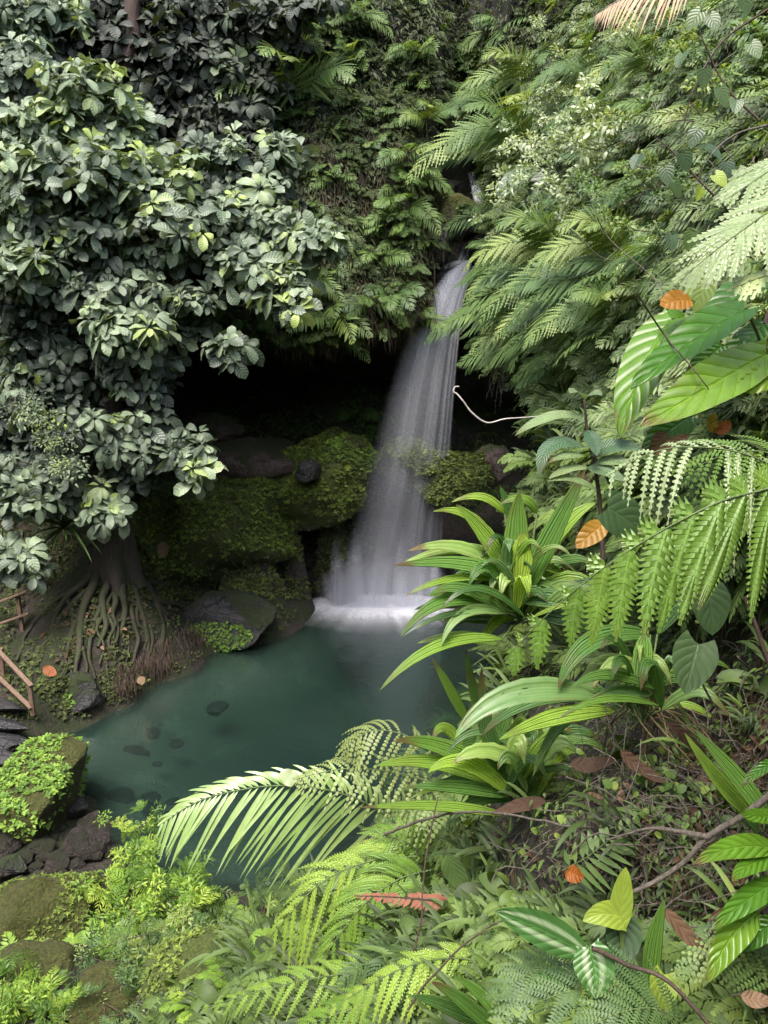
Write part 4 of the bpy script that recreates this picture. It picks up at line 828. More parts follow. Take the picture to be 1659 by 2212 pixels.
# ------------------------------------------------------------------ ferns
def wall_fern(seed,nf=7,L=.9,pl=.22,pw=.05,npn=17,kind='leaf',spread=1.25,up=.55,droop=.9,nl=8,stem=.007):
    """fern rooted on a face whose outward direction is -Y; returns list of frond meshes' protos"""
    rs=np.random.RandomState(seed); out=[]
    for i in range(nf):
        a=-spread+2*spread*(i+.5)/nf+rs.uniform(-.15,.15); l=L*rs.uniform(.7,1.1)
        d=nz([math.sin(a),-.55*math.cos(a)-.25,up*rs.uniform(.2,1.3)*math.cos(a*.8)])
        q=bez((0,0,0),d*l*.62,d*l*.95+np.array([0,-.05*l,-droop*l*rs.uniform(.35,.75)]),14)
        N=nz(np.array([-d[0]*.2,-.75,.65])); mb=MB()
        frond_on(mb,q,N,npn,pl*l/L,pw,ang=72,a=.62,b=.75,droop=.25,kind=kind,nl=nl,r=rs.uniform(.25,.75),stem=stem,seg=4,t0=.12)
        out.append(mb)
    return out
def join(mbs):
    m=MB(); 
    for b in mbs:
        V,UV,R,F4,F3,M4,M3=b.data(); m.add(V,f4=F4 if len(F4) else None,f3=F3 if len(F3) else None,uv=UV,r=R,m=0); m.M4[-1]=M4
    return m
def yaw_for(n):
    return math.atan2(n[0],-n[1])
FERN_MATS=lambda mt:[M[mt],M['stem_green']]
WF_small=[join(wall_fern(i,6,.66,.19,.034,10)) for i in range(5)]
WF_small_me=[m.mesh('fern',FERN_MATS('cliff_fern')) for m in WF_small]
WF_big=[[m.mesh('frond',FERN_MATS('cliff_fern')) for m in wall_fern(20+i,6,1.25,.36,.05,15)] for i in range(3)]
WF_bigs=[[m.mesh('frond',FERN_MATS('slope_fern')) for m in wall_fern(30+i,6,1.3,.38,.048,16,stem=.009)] for i in range(4)]
SF_small_me=[join(wall_fern(40+i,6,.78,.22,.036,11)).mesh('fern',FERN_MATS('slope_fern')) for i in range(5)]
LONGF=[]
for sd in range(3):
    fr=[]; rq=np.random.RandomState(200+sd)
    for k in range(5):
        a=-.9+1.5*k/4+rq.uniform(-.12,.12); d=nz([math.sin(a)-.25,-.5,.35+.3*rq.rand()]); l=1.5*rq.uniform(.75,1.1); m_=MB()
        q=bez((0,0,0),d*l*.55+np.array([0,0,.12]),d*l*.9+np.array([-.1,-.05,-.55*l*rq.uniform(.7,1.1)]),24)
        frond_on(m_,q,nz(np.array([-.15,-.8,.55])),21,.40,.062,ang=68,a=.5,b=.7,droop=.2,kind='comb',nl=12,core=.45,sweep=.5,r=rq.uniform(.35,.95),stem=.009,seg=5,t0=.1); fr.append(m_.mesh('frond',FERN_MATS('slope_fern')))
    LONGF.append(fr)
for b_ in [o for o in COL.objects if o.type=='MESH' and o.parent is None and o.data.materials and o.data.materials[0].name=='rock_moss']:
    cover(b_,M['bank_tuft'],'moss',2600,lo=-.95,sc=1.2,seed=len(b_.name),mask=.12)
def put_fern(label,P,n,s,meshes,cat='fern',group=None,roll=0,yawj=0):
    R=rotz(yaw_for(n)*.7+yawj); Mx=mat4(R,P,s)
    if isinstance(meshes,list):
        t=thing('fern',label,cat,group=group,M=Mx)
        for me in meshes: link('frond',me,t)
        return t
    return link('fern',meshes,M=Mx,label=label,category=cat,**({'group':group} if group else {}))
rs=np.random.RandomState(77)
# distinct large ferns on the shaded cliff: (u,v,size px, label)
for i,(u,v,s,lab) in enumerate([
 (640,225,150,'largest pale green fern with long arching fronds on the dark cliff'),(585,130,95,'bright fern in the upper cliff beside the dull leaved tree'),(775,130,60,'small fern near the upper middle of the cliff'),
 (880,350,70,'rounded fern pair above the ravine on the cliff'),(795,310,55,'yellow green fern low on the brown root curtain'),(830,290,40,'tiny yellow fern above the yellow green one'),(930,265,70,'grey green fern left of the ravine gap'),
 (893,390,80,'fern hanging left of the ravine boulder'),(870,460,90,'hanging fern left of the mossy pillar rock'),(850,500,70,'lower hanging fern beside the mossy pillar rock'),(720,690,110,'dull green fern hanging from the lip of the cave'),(680,600,80,'fern hanging over the cave beside the bright tree tips'),
 (820,570,80,'drooping fern above the cave mouth'),(850,640,100,'broad fern cluster at the left edge of the falling water'),(800,660,70,'fern hanging below the broad cluster at the cave lip'),(770,885,60,'small fern on the ledge left of the falling water'),(990,190,60,'fern at the top of the ravine'),(760,40,70,'fern near the top edge of the cliff'),(910,120,80,'arching grassy fern high on the cliff'),(700,60,50,'small fern beside the top leaves of the dull tree')]):
    s=s*1.25; P,n=cliff_px(u,v) if v<720 else (ground_hit(u,v+15)+np.array([0,0,.1]),np.array([0,-1,0]))
    d=np.dot(P-CAM,FW); put_fern(lab,P-n*-.05,n,s/FPX*d/1.25,(LONGF if i in (0,1,2,6) else WF_bigs if i in (3,4,5,13) else WF_big)[i%3],yawj=rs.uniform(-.3,.3))
rs=np.random.RandomState(78)
for i in range(22):
    x=-7.5+9.3*i/21+rs.uniform(-.2,.2); P,n=cliff_s(x,rs.uniform(4.9,5.7)); meshes=WF_big[i%3]
    t=put_fern('dark fern hanging from the lip of the overhang over the black recess',P,np.array([0,-1,0]),rs.uniform(.5,1.1),meshes,group='ferns hanging along the overhang lip',yawj=rs.uniform(-.3,.3))
# many small ones
g='small ferns growing on the shaded cliff'; cnt=0
while cnt<110:
    u,v=rs.uniform(520,1010),rs.uniform(-20,720)
    if u<640 and v>330 and rs.rand()<.6 or u>925 and v>330: continue
    P,n=cliff_px(u,v)
    o=put_fern('small dark green fern on the shaded cliff above the cave',P,n,rs.uniform(.6,1.5),WF_small_me[cnt%5],group=g,yawj=rs.uniform(-.6,.6)); cnt+=1
# fuzzy cover of leaves, moss and hanging rootlets on the cliff
def sprig(seed,n=7,L=.16,W=.045,hang=.6):
    rs=np.random.RandomState(seed); mb=MB()
    for i in range(n):
        a=rs.uniform(-1.6,1.6); d=nz([math.sin(a),-.7,rs.uniform(-.6,.5)]); l=L*rs.uniform(.5,1.2); p=rs.normal(size=3)*.06
        leaf_on(mb,bez(p,p+d*l*.5,p+d*l+np.array([0,0,-l*hang]),4),np.array([0,-.6,.8])+rs.normal(size=3)*.3,W*rs.uniform(.6,1.2),a=.8,b=.8,nw=1,fold=.25,r=rs.rand())
    return mb.proto()
def strands(seed,n=5,L=.7):
    rs=np.random.RandomState(seed); mb=MB()
    for i in range(n):
        p=rs.normal(size=3)*np.array([.12,.04,.05]); l=L*rs.uniform(.4,1.2); q=bez(p,p+np.array([rs.normal()*.05,-.12,-.2*l]),p+np.array([rs.normal()*.1,-.1,-l]),6)
        leaf_on(mb,q,(0,-1,0.2),.018,a=.7,b=.3,nw=1,fold=.2,r=rs.uniform(0,.3))
    return mb.proto()
SPR=[sprig(i) for i in range(5)]; STR=[strands(i) for i in range(3)]
SPRS=[sprig(50+i,9,.085,.03,.5) for i in range(4)]
MINI=[wf.proto() for wf in [join(wall_fern(60+i,5,.44,.14,.028,7)) for i in range(4)]]
mb=MB(); 
def scatter_cliff(mb,pr,n,urange,qrange,sc,rlo,rhi,seed,accept=None):
    rs=np.random.RandomState(seed); Ms=[[] for _ in pr]; Rn=[[] for _ in pr]
    for i in range(n):
        x,q=rs.uniform(*urange),rs.uniform(*qrange); P,nn=cliff_s(x,q)
        if accept and not accept(P,nn): continue
        k=rs.randint(len(pr)); c=mnoise.noise(Vector(P*.9))*.5+.5
        Ms[k].append(mat4(rotz(yaw_for(nn)*.6+rs.uniform(-.7,.7)),P+nn*rs.uniform(0,.12),rs.uniform(*sc))); Rn[k].append(np.clip(rlo+(rhi-rlo)*(.55*c+.45*rs.rand()),0,1))
    for k in range(len(pr)): mb.stamp(pr[k],Ms[k],Rn[k],mix=.35,m=0)
notcave=lambda P,n:P[2]>7.3 and abs(P[0]-2.25)>.95 or P[2]>14
scatter_cliff(mb,SPR,12000,(-9,5.5),(4.6,10.6),(.6,1.5),.12,.75,1,notcave)
scatter_cliff(mb,SPRS,9000,(-9,5.5),(4.4,10.6),(.7,1.6),.2,.85,2,notcave)
scatter_cliff(mb,MINI,2400,(-8,5.5),(4.8,10.6),(.5,1.3),.3,.85,3,notcave)
scatter_cliff(mb,STR,2200,(-8,4),(5.7,9),(.6,1.6),0,.25,4,notcave)
scatter_cliff(mb,SPR,5000,(-20,-7),(3,10),(.8,1.8),.2,.6,5)
o=mb.build('cliff_undergrowth',M['cliff_fuzz'],kind='stuff'); o['label']='dense curtain of small leaves and rootlets covering the shaded cliff'
# herbs on the cave floor and ledges
mb=MB(); rs=np.random.RandomState(5); Ms=[[] for _ in MINI]; Ms2=[[] for _ in SPRS]
for i in range(2600):
    u,v=rs.uniform(360,1250),rs.uniform(800,1080); P=ground_hit(u,v)
    if mnoise.noise(Vector(P*.8))<-.05: continue
    if rs.rand()<.25: Ms[i%4].append(mat4(rotz(rs.uniform(-1,1)),P+np.array([0,0,.05]),rs.uniform(.5,1.2)))
    else: Ms2[i%4].append(mat4(rotz(rs.uniform(-2,2)),P+np.array([0,0,.05]),rs.uniform(.9,2.2)))
for k in range(4): mb.stamp(MINI[k],Ms[k],rs.uniform(.2,.6,len(Ms[k])),m=0); mb.stamp(SPRS[k],Ms2[k],rs.uniform(.2,.7,len(Ms2[k])),m=0)
o=mb.build('cave_herbs',M['cliff_fern'],kind='stuff'); o['label']='low dark herbs scattered over the cave floor and ledges'
# moss and herbs on the root bank, hanging rootlets at the waterline
mb=MB(); rs=np.random.RandomState(6); Ms=[[] for _ in TUFT]
for i in range(6500):
    u,v=rs.uniform(0,640),rs.uniform(1160,1560); P=ground_hit(u,v)
    if P[2]<.08 or mnoise.noise(Vector(P*1.6))<-.12: continue
    Ms[i%4].append(mat4(frame(np.array([0,-.4,.8])+rs.normal(size=3)*.2,roll=rs.uniform(0,6)),P+np.array([0,0,.08]),rs.uniform(.6,1.5)))
for k in range(4): mb.stamp(TUFT[k],Ms[k],rs.uniform(0,.9,len(Ms[k])))
Ms=[[] for _ in TUFT]
for i in range(9000):
    u,v=rs.uniform(270,800),rs.uniform(930,1300); P=ground_hit(u,v); g_=mnoise.noise(Vector(P*1.1))
    if P[2]<.08 or g_<-.05-.25*(u-270)/530: continue
    Ms[i%4].append(mat4(frame(np.array([0,-.4,.8])+rs.normal(size=3)*.2,roll=rs.uniform(0,6)),P+np.array([0,-.03,.08]),rs.uniform(.7,1.7)))
for k in range(4): mb.stamp(TUFT[k],Ms[k],rs.uniform(.25,1,len(Ms[k])))
o=mb.build('bank_moss',M['bank_tuft'],kind='stuff'); o['label']='patchy moss and tiny herbs over the bank under the tree'
mb=MB(); Ms=[[] for _ in STR]
for i in range(260):
    a=rs.rand(); u,v=np.interp(a,[0,.35,.6,1],[250,345,420,560]),np.interp(a,[0,.35,.6,1],[1505,1450,1395,1395])
    P=ground_hit(u+rs.uniform(-14,14),v-rs.uniform(8,60)); Ms[i%3].append(mat4(rotz(rs.uniform(-.4,.6)),P+np.array([0,-.12,.1]),rs.uniform(.3,.8)))
for k in range(3): mb.stamp(STR[k],Ms[k],rs.uniform(0,1,len(Ms[k])))
o=mb.build('hanging_rootlets',M['stem_brown'],kind='stuff'); o['label']='fine dark rootlets hanging from the bank into the pool'

mb=MB(); rs=np.random.RandomState(61); Ms=[[] for _ in range(9)]
for i in range(2600):
    P=np.array([rs.uniform(-15,-8.2),rs.uniform(9,24),0]); P[2]=ground_fast(P[None,:2])[0]+.05
    if P[0]>-9.6 and 13<P[1]<18.2: continue
    k=rs.randint(9); Ms[k].append(mat4(rotz(rs.uniform(-1.5,1.5)),P,rs.uniform(.8,2.0)))
for k in range(9): mb.stamp((SPR+SPRS)[k],Ms[k],rs.uniform(.1,.7,len(Ms[k])),m=0)
o=mb.build('side_bank_herbs',M['cliff_fuzz'],kind='stuff'); o['label']='low herbs on the shaded ground left of the railing and the big tree'
# ------------------------------------------------------------------ right slope: ferns, shrubs and undergrowth
def hill_many(U,V):
    d=hill_d(U,V); r=FW[None]+RT[None]*((np.asarray(U)-CU)/FPX)[:,None]+UPV[None]*((CV-np.asarray(V))/FPX)[:,None]; return CAM+d[:,None]*r,d
def in_poly(u,v,pg):
    pg=np.asarray(pg,float); x,y=pg[:,0],pg[:,1]; c=np.zeros(len(u),bool); j=len(pg)-1
    for i in range(len(pg)):
        cr=((y[i]>v)!=(y[j]>v))&(u<(x[j]-x[i])*(v-y[i])/(y[j]-y[i]+1e-9)+x[i]); c^=cr; j=i
    return c
def sample_poly(pg,n,rs):
    pg=np.asarray(pg,float); lo,hi=pg.min(0),pg.max(0); U=[];V=[]
    while len(U)<n:
        u,v=rs.uniform(lo[0],hi[0],n),rs.uniform(lo[1],hi[1],n); k=in_poly(u,v,pg); U+=list(u[k]); V+=list(v[k])
    return np.array(U[:n]),np.array(V[:n])
def scatter_hill(mb,pr,pg,n,sc,rlo,rhi,seed,lift=(0,.15),dexp=.5,dref=10,clump=None,yawj=.7,tilt=0,avoid=None,keepf=.12):
    rs=np.random.RandomState(seed); U,V=sample_poly(pg,n,rs)
    if avoid is not None:
        k=~in_poly(U,V,avoid)|(rs.rand(n)<keepf); U,V=U[k],V[k]; n=len(U)
    P,d=hill_many(U,V); P2,_=hill_many(U+12,V); P3,_=hill_many(U,V+12)
    nn=np.cross(P3-P,P2-P); nn/=np.linalg.norm(nn,axis=1,keepdims=True); f=np.sign((nn*(CAM-P)).sum(1)); nn*=f[:,None]
    Ms=[[] for _ in pr]; Rn=[[] for _ in pr]
    for i in range(n):
        c=mnoise.noise(Vector(P[i]*(1.1 if clump is None else clump)))*.5+.5; k=rs.randint(len(pr))
        s=rs.uniform(*sc)*(d[i]/dref)**dexp
        Ms[k].append(mat4(rotz(yaw_for(nn[i])*.75+rs.uniform(-yawj,yawj)),P[i]+nn[i]*rs.uniform(*lift)*(d[i]/dref)**.7,s)); Rn[k].append(np.clip(rlo+(rhi-rlo)*(.6*c+.4*rs.rand()),0,1))
    for k in range(len(pr)): mb.stamp(pr[k],Ms[k],Rn[k],mix=.35,m=0)
UPPER=[(1010,-120),(1700,-200),(1700,900),(1480,1000),(1220,900),(1140,830),(1080,790),(1078,640),(1075,430),(1035,250)]
LOW=[(1190,860),(1700,900),(1700,2300),(420,2300),(250,2140),(450,2060),(620,2000),(800,1905),(900,1770),(1000,1560),(1130,1400)]
GRASS=[strands(20+i,6,.5) for i in range(3)]
mb=MB()
scatter_hill(mb,SPR,UPPER,4600,(.45,1.1),.1,.8,1)
scatter_hill(mb,SPRS,UPPER,5000,(.7,1.6),.25,.95,2)
scatter_hill(mb,MINI,UPPER,2200,(.6,1.5),.35,1.0,3)
scatter_hill(mb,[blades_ for blades_ in STR],UPPER,500,(.4,1.0),0,.2,5)
scatter_hill(mb,GRASS,UPPER,700,(.5,1.2),.0,.15,4)
scatter_hill(mb,STR,[(1400,40),(1700,40),(1700,520),(1500,640),(1380,480)],420,(.35,.8),0,.14,6,lift=(.05,.35))
o=mb.build('slope_undergrowth',M['slope_fuzz'],kind='stuff'); o['label']='dense mixed small leaves and grasses covering the steep right slope'
BARE=[(1150,1470),(1400,1460),(1640,1300),(1700,1350),(1700,2040),(1500,2040),(1250,2000),(1110,1930),(1050,1820),(1100,1690)]
def blades(seed,n=6,L=.34,W=.02):
    rs=np.random.RandomState(seed); mb=MB()
    for i in range(n):
        a=rs.uniform(-1.5,1.5); d=nz([math.sin(a),-.5,rs.uniform(.2,1.2)]); l=L*rs.uniform(.6,1.2); p=rs.normal(size=3)*.03
        leaf_on(mb,bez(p,p+d*l*.6,p+d*l+np.array([0,0,-l*rs.uniform(.2,.7)]),7),np.array([0,-.6,.8])+rs.normal(size=3)*.2,W*rs.uniform(.6,1.8),a=.7,b=.6,nw=1,fold=.3,r=rs.rand())
    return mb.proto()
BLD=[blades(i) for i in range(5)]
BRD=[blades(20+i,5,.2,.06) for i in range(4)]
SOFT=[m.proto() for m in [join(wall_fern(90+i,5,.5,.11,.028,14,spread=1.4)) for i in range(3)]]
mb=MB()
scatter_hill(mb,SPR,LOW,1500,(.3,.7),.0,.7,11,dexp=.7,dref=6,avoid=BARE)
scatter_hill(mb,SPRS,LOW,3600,(.45,1.0),.1,.9,12,dexp=.7,dref=6,avoid=BARE,keepf=.25)
scatter_hill(mb,BLD,LOW,900,(.6,1.7),.1,1.0,13,dexp=.7,dref=6,avoid=BARE,keepf=.08)
scatter_hill(mb,BRD,LOW,700,(.6,1.5),.1,.9,15,dexp=.7,dref=6,avoid=BARE,keepf=.04)
scatter_hill(mb,SOFT,LOW,420,(.5,1.3),.3,1.0,16,dexp=.7,dref=6,avoid=BARE,keepf=.0)
scatter_hill(mb,STR,BARE,330,(.15,.45),0,.14,17,lift=(.05,.25),yawj=1.6)
scatter_hill(mb,GRASS,LOW,500,(.4,.9),.0,.3,14,dexp=.7,dref=6,avoid=BARE)
o=mb.build('bank_undergrowth',M['bank_fuzz'],kind='stuff'); o['label']='mixed low leaves and grasses on the near bank under the large plants'
# the pale small leaved shrubs
PALE=[small_leaf_cluster(30+i,60,.36,.19,.085,.9,(.75,.85)) for i in range(4)]
def shrub_on(label,uvs,seed,n=9,sc=.8,spread=.45,out=.65,mat='pale_shrub',protos=None):
    pts=[hill(u,v)+hill_n(u,v)*out*(.6+.4*math.sin(i*2.1)) for i,(u,v) in enumerate(uvs)]
    b=hill(*uvs[0])+np.array([0,0,-.1]); return spray_shrub('shrub',label,pts,M[mat],seed,n=n,sc=sc,spread=spread,protos=protos or PALE,base=b)
shrub_on('large whitish green shrub with many small pale leaves on the slope right of the ravine',[(1290,330),(1240,300),(1330,290),(1280,380),(1210,400),(1370,340),(1250,250),(1330,420),(1400,300)],1,n=20,sc=.68,spread=.5)
shrub_on('pale shrub at the top of the slope under the dry straw frond',[(1290,130),(1240,110),(1340,150),(1200,170),(1400,110),(1280,190)],2,n=9,sc=.6,spread=.5)
shrub_on('small pale shrub beside the hanging ferns right of the waterfall lip',[(1170,470),(1140,490),(1150,520),(1215,450)],3,n=8,sc=.6,spread=.4)
shrub_on('loose yellow green shrub against the upper right slope',[(1480,420),(1430,470),(1540,460),(1580,400),(1450,380),(1520,520)],4,n=9,sc=.4,spread=.3,mat='slope_fern')
shrub_on('leafy shrub at the corner of the slope with dark twigs',[(1560,120),(1500,90),(1620,60),(1600,180),(1640,260),(1480,200)],5,n=9,sc=.5,spread=.32,mat='slope_fern')
shrub_on('pale shrub among the ferns at the top beside the dark cliff',[(1090,60),(1130,20),(1170,90),(1060,120)],6,n=8,sc=.7,spread=.6,mat='slope_fern')
# named larger ferns on the slope
rs=np.random.RandomState(31)
for i,(u,v,s,lab) in enumerate([
 (1085,330,110,'fern with drooping tips at the ravine edge'),(1095,470,90,'yellowish fern under the large elephant ear leaf'),(1120,80,120,'fern near the top of the slope beside the ravine'),
 (1080,230,130,'soft fern hanging over the top of the ravine'),(1230,520,130,'yellow green fern with a row of straight fronds on the slope'),(1240,620,190,'long fern frond clump above the hanging dead root'),(1330,640,220,'tall arching fern in the middle of the slope'),(1200,680,170,'fern hanging low over the dark hollow'),
 (1290,730,170,'fern hanging over the dark hollow beside the big leaves'),(1400,600,170,'pale fern behind the orange leaf'),(1380,720,150,'fern just left of the huge leaves'),(1110,590,110,'fern hanging right of the waterfall lip'),(1100,690,120,'lower fern hanging right of the falling water'),(1150,760,110,'olive fern tips at the bottom of the overhang'),
 (1095,540,80,'small fern beside the waterfall lip on the right'),(1480,560,150,'yellowish fern under the heart leaved vine'),(1210,60,110,'fern in the upper slope beside the pale shrub'),(1330,240,110,'fern above the large whitish shrub'),(1440,250,110,'fern right of the large whitish shrub'),(1260,800,130,'lowest fern of the slope above the dark hollow')]):
    P=hill(u,v); n=hill_n(u,v); s=s*1.2; d=np.dot(P-CAM,FW); put_fern(lab,P+n*.15,n,s/FPX*d/1.15,WF_bigs[i%4],yawj=rs.uniform(-.35,.05))
for i in range(64):
    u,v=sample_poly(UPPER,1,rs); u,v=u[0],v[0]; P=hill(u,v); n=hill_n(u,v); d=np.dot(P-CAM,FW)
    put_fern('small light green fern on the steep slope right of the waterfall',P+n*.08,n,rs.uniform(.6,1.3)*(d/14)**.7,SF_small_me[i%5],group='small ferns on the right slope',yawj=rs.uniform(-.5,.4))
# long arching fern fronds sweeping down the slope
rs=np.random.RandomState(71)
for i,(u,v,s,lab) in enumerate([(1255,560,210,'long arching fern at the top of the frond cascade on the slope'),(1200,620,180,'long arching fern nearest the falling water on the slope'),(1330,620,230,'long arching fern in the middle of the frond cascade'),(1400,570,210,'long arching fern left of the round orange leaf'),(1290,700,200,'long arching fern low in the frond cascade over the hollow'),(1390,690,190,'long arching fern touching the huge bright leaves'),(1210,740,160,'lowest long arching fern over the dark hollow'),(1420,470,150,'long arching fern under the heart leaved vine'),(1150,325,230,'largest finely cut fern leaning over the ravine right of the lip'),(1160,200,150,'arching fern above the finely cut fern at the ravine'),(1300,190,150,'arching fern over the pale shrubs near the top'),(1440,170,150,'arching fern under the dark vine in the top corner')]):
    P=hill(u,v); n=hill_n(u,v); d=np.dot(P-CAM,FW); t=thing('fern',lab,'fern',M=mat4(rotz(yaw_for(n)*.35+rs.uniform(-.2,.2)),P+n*.3,s/FPX*d/1.35))
    for me in LONGF[i%3]: link('frond',me,t)
# elephant ear leaves by the ravine
def flat_leaf(parent,b0,pA,pB,pC,W,mat,N=None,r=.5,seg=14,stalk=None,srad=.006,smat='stem_green',name='leaf',**k):
    q=bez(pA,pB,pC,seg)-b0[None]; mb=MB()
    leaf_on(mb,q,np.array([-.15,-.6,.75]) if N is None else N,W,r=r,**k)
    if stalk is not None: tube(mb,bez(np.asarray(pA)-b0,(np.asarray(pA)+np.asarray(stalk))/2-b0+np.array([0,0,.03]),np.asarray(stalk)-b0,7),srad,5,m=1)
    return mb.build(name,[M[mat],M[smat]],parent)
t=thing('elephant_ear_plant','grey green elephant ear plant with three big leaves under the large fern','plant',aty(1190,395,19.2)); b0=np.array(t.location)
for (a,b,c,w,r) in [((1185,380),(1165,420),(1135,465),60,.25),((1140,375),(1100,390),(1075,425),52,.2),((1160,430),(1120,465),(1080,490),46,.55)]:
    y=18.9; flat_leaf(t,b0,aty(*a,y),aty(*b,y-.25),aty(*c,y-.2),w/FPX*y,'heart_leaf',r=r,a=.65,b=.75,lobe=.18,base=.6,nw=3,stalk=b0+np.array([0,0,-.1]),srad=.012)
# heart leaved vines
def vine(label,stem,leaves,d,mat,seed,wpx=34,r=.3,name='vine',cat='vine'):
    rs=np.random.RandomState(seed); S=[at(u,v,d+k) for u,v,k in stem]; b0=S[0]; t=thing(name,label,cat,b0); mb=MB(); q=poly(S,30); tube(mb,q-b0[None],np.linspace(.010,.004,30)*d/6,5); mb.build('stem',M['stem_brown'],t)
    for (u,v,ang,k) in leaves:
        c=at(u,v,d-.15); w=wpx*k/FPX*d; L=w*1.15; dr=RT*math.cos(ang)-UPV*math.sin(ang); dr=nz(dr+FW*rs.uniform(-.3,.3)); ba=c-dr*L*.45
        st=q[np.argmin(np.linalg.norm(q-ba,axis=1))]
        flat_leaf(t,b0,ba,c+np.array([0,0,.02]),c+dr*L*.55,w,mat,N=np.array([-.1,-.75,.5])+rs.normal(size=3)*.25,r=np.clip(r+rs.normal()*.15,0,1),a=.62,b=.62,lobe=.2,base=.5,nw=3,seg=9,stalk=st,srad=.003*d/6,fold=.12)
    return t
vine('heart leaved vine with round grey green leaves on dark stems high on the slope',[(1600,480,0),(1520,400,-.1),(1455,330,-.1),(1420,300,-.1)],[(1440,380,1.4,1),(1480,350,1.2,1),(1540,330,.9,1.1),(1570,370,1.5,1),(1375,350,2.0,.9),(1500,300,1.9,1),(1460,410,1.1,.9)],6.3,'heart_leaf',3,r=.28)
vine('heart leaved vine with dark leaves near the top edge of the slope',[(1640,260,0),(1570,190,0),(1520,90,0),(1500,20,0)],[(1500,45,2.2,1.1),(1540,50,1.2,1),(1610,10,1.2,1.0),(1520,170,1.6,1),(1560,210,1.2,1),(1590,230,1.8,.9),(1470,130,2,.9),(1630,110,1.2,1)],6.6,'heart_leaf',4,r=.42)
vine('yellowing heart leaved vine above the pale broad fronds',[(1640,420,0),(1590,400,0),(1550,380,0)],[(1555,390,1.0,.9),(1570,410,1.6,.8),(1600,380,1.3,.9),(1510,420,2.0,.8)],5.6,'heart_leaf',5,r=.85)
vine('twining vine with two small round leaves hanging on the slope over the ferns',[(1560,520,0),(1500,520,0),(1440,510,0)],[(1490,520,1.8,1),(1450,525,1.6,.9),(1520,560,1.5,.9)],6.4,'heart_leaf',6,r=.2)
# thin bare twigs criss-crossing the slope
for i,(pts,d,r0,lab) in enumerate([
 ([(1290,470),(1320,520),(1420,610),(1445,680)],7.5,.006,'thin grey twig arching over the ferns in the middle of the slope'),
 ([(1380,640),(1440,730),(1500,800),(1560,880)],3.9,.0055,'long dark twig crossing in front of the huge bright leaves'),
 ([(1659,20),(1560,90),(1500,190),(1470,300)],7.0,.012,'dark curved twig among the vines in the top corner'),
 ([(1600,300),(1480,260),(1380,290),(1300,330)],8.5,.007,'dark twig through the whitish shrub'),
 ([(1659,270),(1590,290),(1540,330),(1505,390)],5.8,.009,'pale bent twig hanging by the vines at the frame edge'),
 ([(1240,500),(1310,560),(1400,540),(1480,590)],9.0,.005,'fine twig in front of the yellow green fern')]):
    P=[at(u,v,d+.15*math.sin(j*2)) for j,(u,v) in enumerate(pts)]; mb=MB(); q=poly(P,30); tube(mb,q,np.linspace(r0,r0*.4,30),5); 
    for k in (9,16,22): e=q[k]+np.array([.1*math.sin(k*i+1),-.05,.12*math.cos(k)])*d/6; tube(mb,bez(q[k],(q[k]+e)/2+np.array([0,0,.02]),e,6),np.linspace(r0*.5,r0*.2,6),4)
    o=centred(mb,'twig',M['stem_brown' if i in (1,2,3) else 'twig'],P[0],label=lab,category='twig')
rs=np.random.RandomState(15)
for i in range(16):
    u,v=rs.uniform(1090,1640),rs.uniform(20,560); n=hill_n(u,v); P=hill(u,v); d=np.dot(P-CAM,FW); pts=[P+n*.25]; w_=rs.uniform(-1,1)
    for k in range(1,5):
        uu,vv=u+w_*22*k+rs.uniform(-14,14),v+k*rs.uniform(24,48); Q=hill(uu,vv); pts.append(Q+hill_n(uu,vv)*rs.uniform(.15,.5)*(d/12))
    mb=MB(); q=poly(pts,34); tube(mb,q,np.linspace(.013,.006,34)*(d/14)**.7,5)
    for k in (8,14,20,27): e=q[k]+rs.normal(size=3)*.22*(d/14); tube(mb,bez(q[k],(q[k]+e)/2,e,5),.004*(d/14)**.7,4)
    centred(mb,'hanging_vine',M['stem_brown' if i%3 else 'twig'],pts[0],label='thin bare vine hanging down the leafy right slope',category='vine',group='bare vines hanging on the right slope')
# dry straw palm frond at the top edge
def frond_obj(name,label,cat,path,npn,plen_px,pw_px,mat,N=None,up=.9,kind='leaf',group=None,parent=None,b0=None,stempx=5,smat='stem_green',**k):
    P=[at(*p) for p in path]; q=poly(P,40); d=np.mean([p[2] for p in path]); o0=P[0] if b0 is None else b0
    mb=MB(); frond_on(mb,q-o0[None],np.array([-.1,-.45,.85]) if N is None else np.asarray(N,float),npn,plen_px/FPX*d,pw_px/FPX*d,kind=kind,stem=stempx/FPX*d*.5,**k)
    if parent is not None: return mb.build(name,[M[mat],M[smat]],parent)
    o=mb.build(name,[M[mat],M[smat]]); o.location=o0; o['label']=label; o['category']=cat
    if group: o['group']=group
    return o
frond_obj('dead_palm_frond','dry straw coloured palm frond drooping into the top edge of the frame','frond',[(1520,-60,9),(1440,-25,9),(1360,-10,9),(1290,30,9)],26,70,6,'straw_frond',droop=.9,ang=50,smat='wood')
# dead hanging root and rootlets under the overhang
mb=MB(); P=[aty(1125,690,18.4),aty(1130,740,18.3),aty(1134,800,18.3),aty(1135,850,18.3)]; tube(mb,poly(P,20),[.05,.11,.10,.06,.015],7)
centred(mb,'hanging_root',M['bark_red'],P[0],label='reddish brown dead root hanging under the fern overhang right of the waterfall',category='root')
mb=MB(); rs=np.random.RandomState(3); p0=aty(1088,760,18.6)
for i in range(9):
    e=aty(1065+rs.uniform(-18,40),870+rs.uniform(-40,30),18.6); q=bez(p0,p0*.4+e*.6+rs.normal(size=3)*.12,e,14); tube(mb,q,np.linspace(.009,.004,14),4)
centred(mb,'rootlet_bunch',M['twig'],p0,label='bunch of pale bare rootlets dangling below the hanging olive ferns',category='roots')
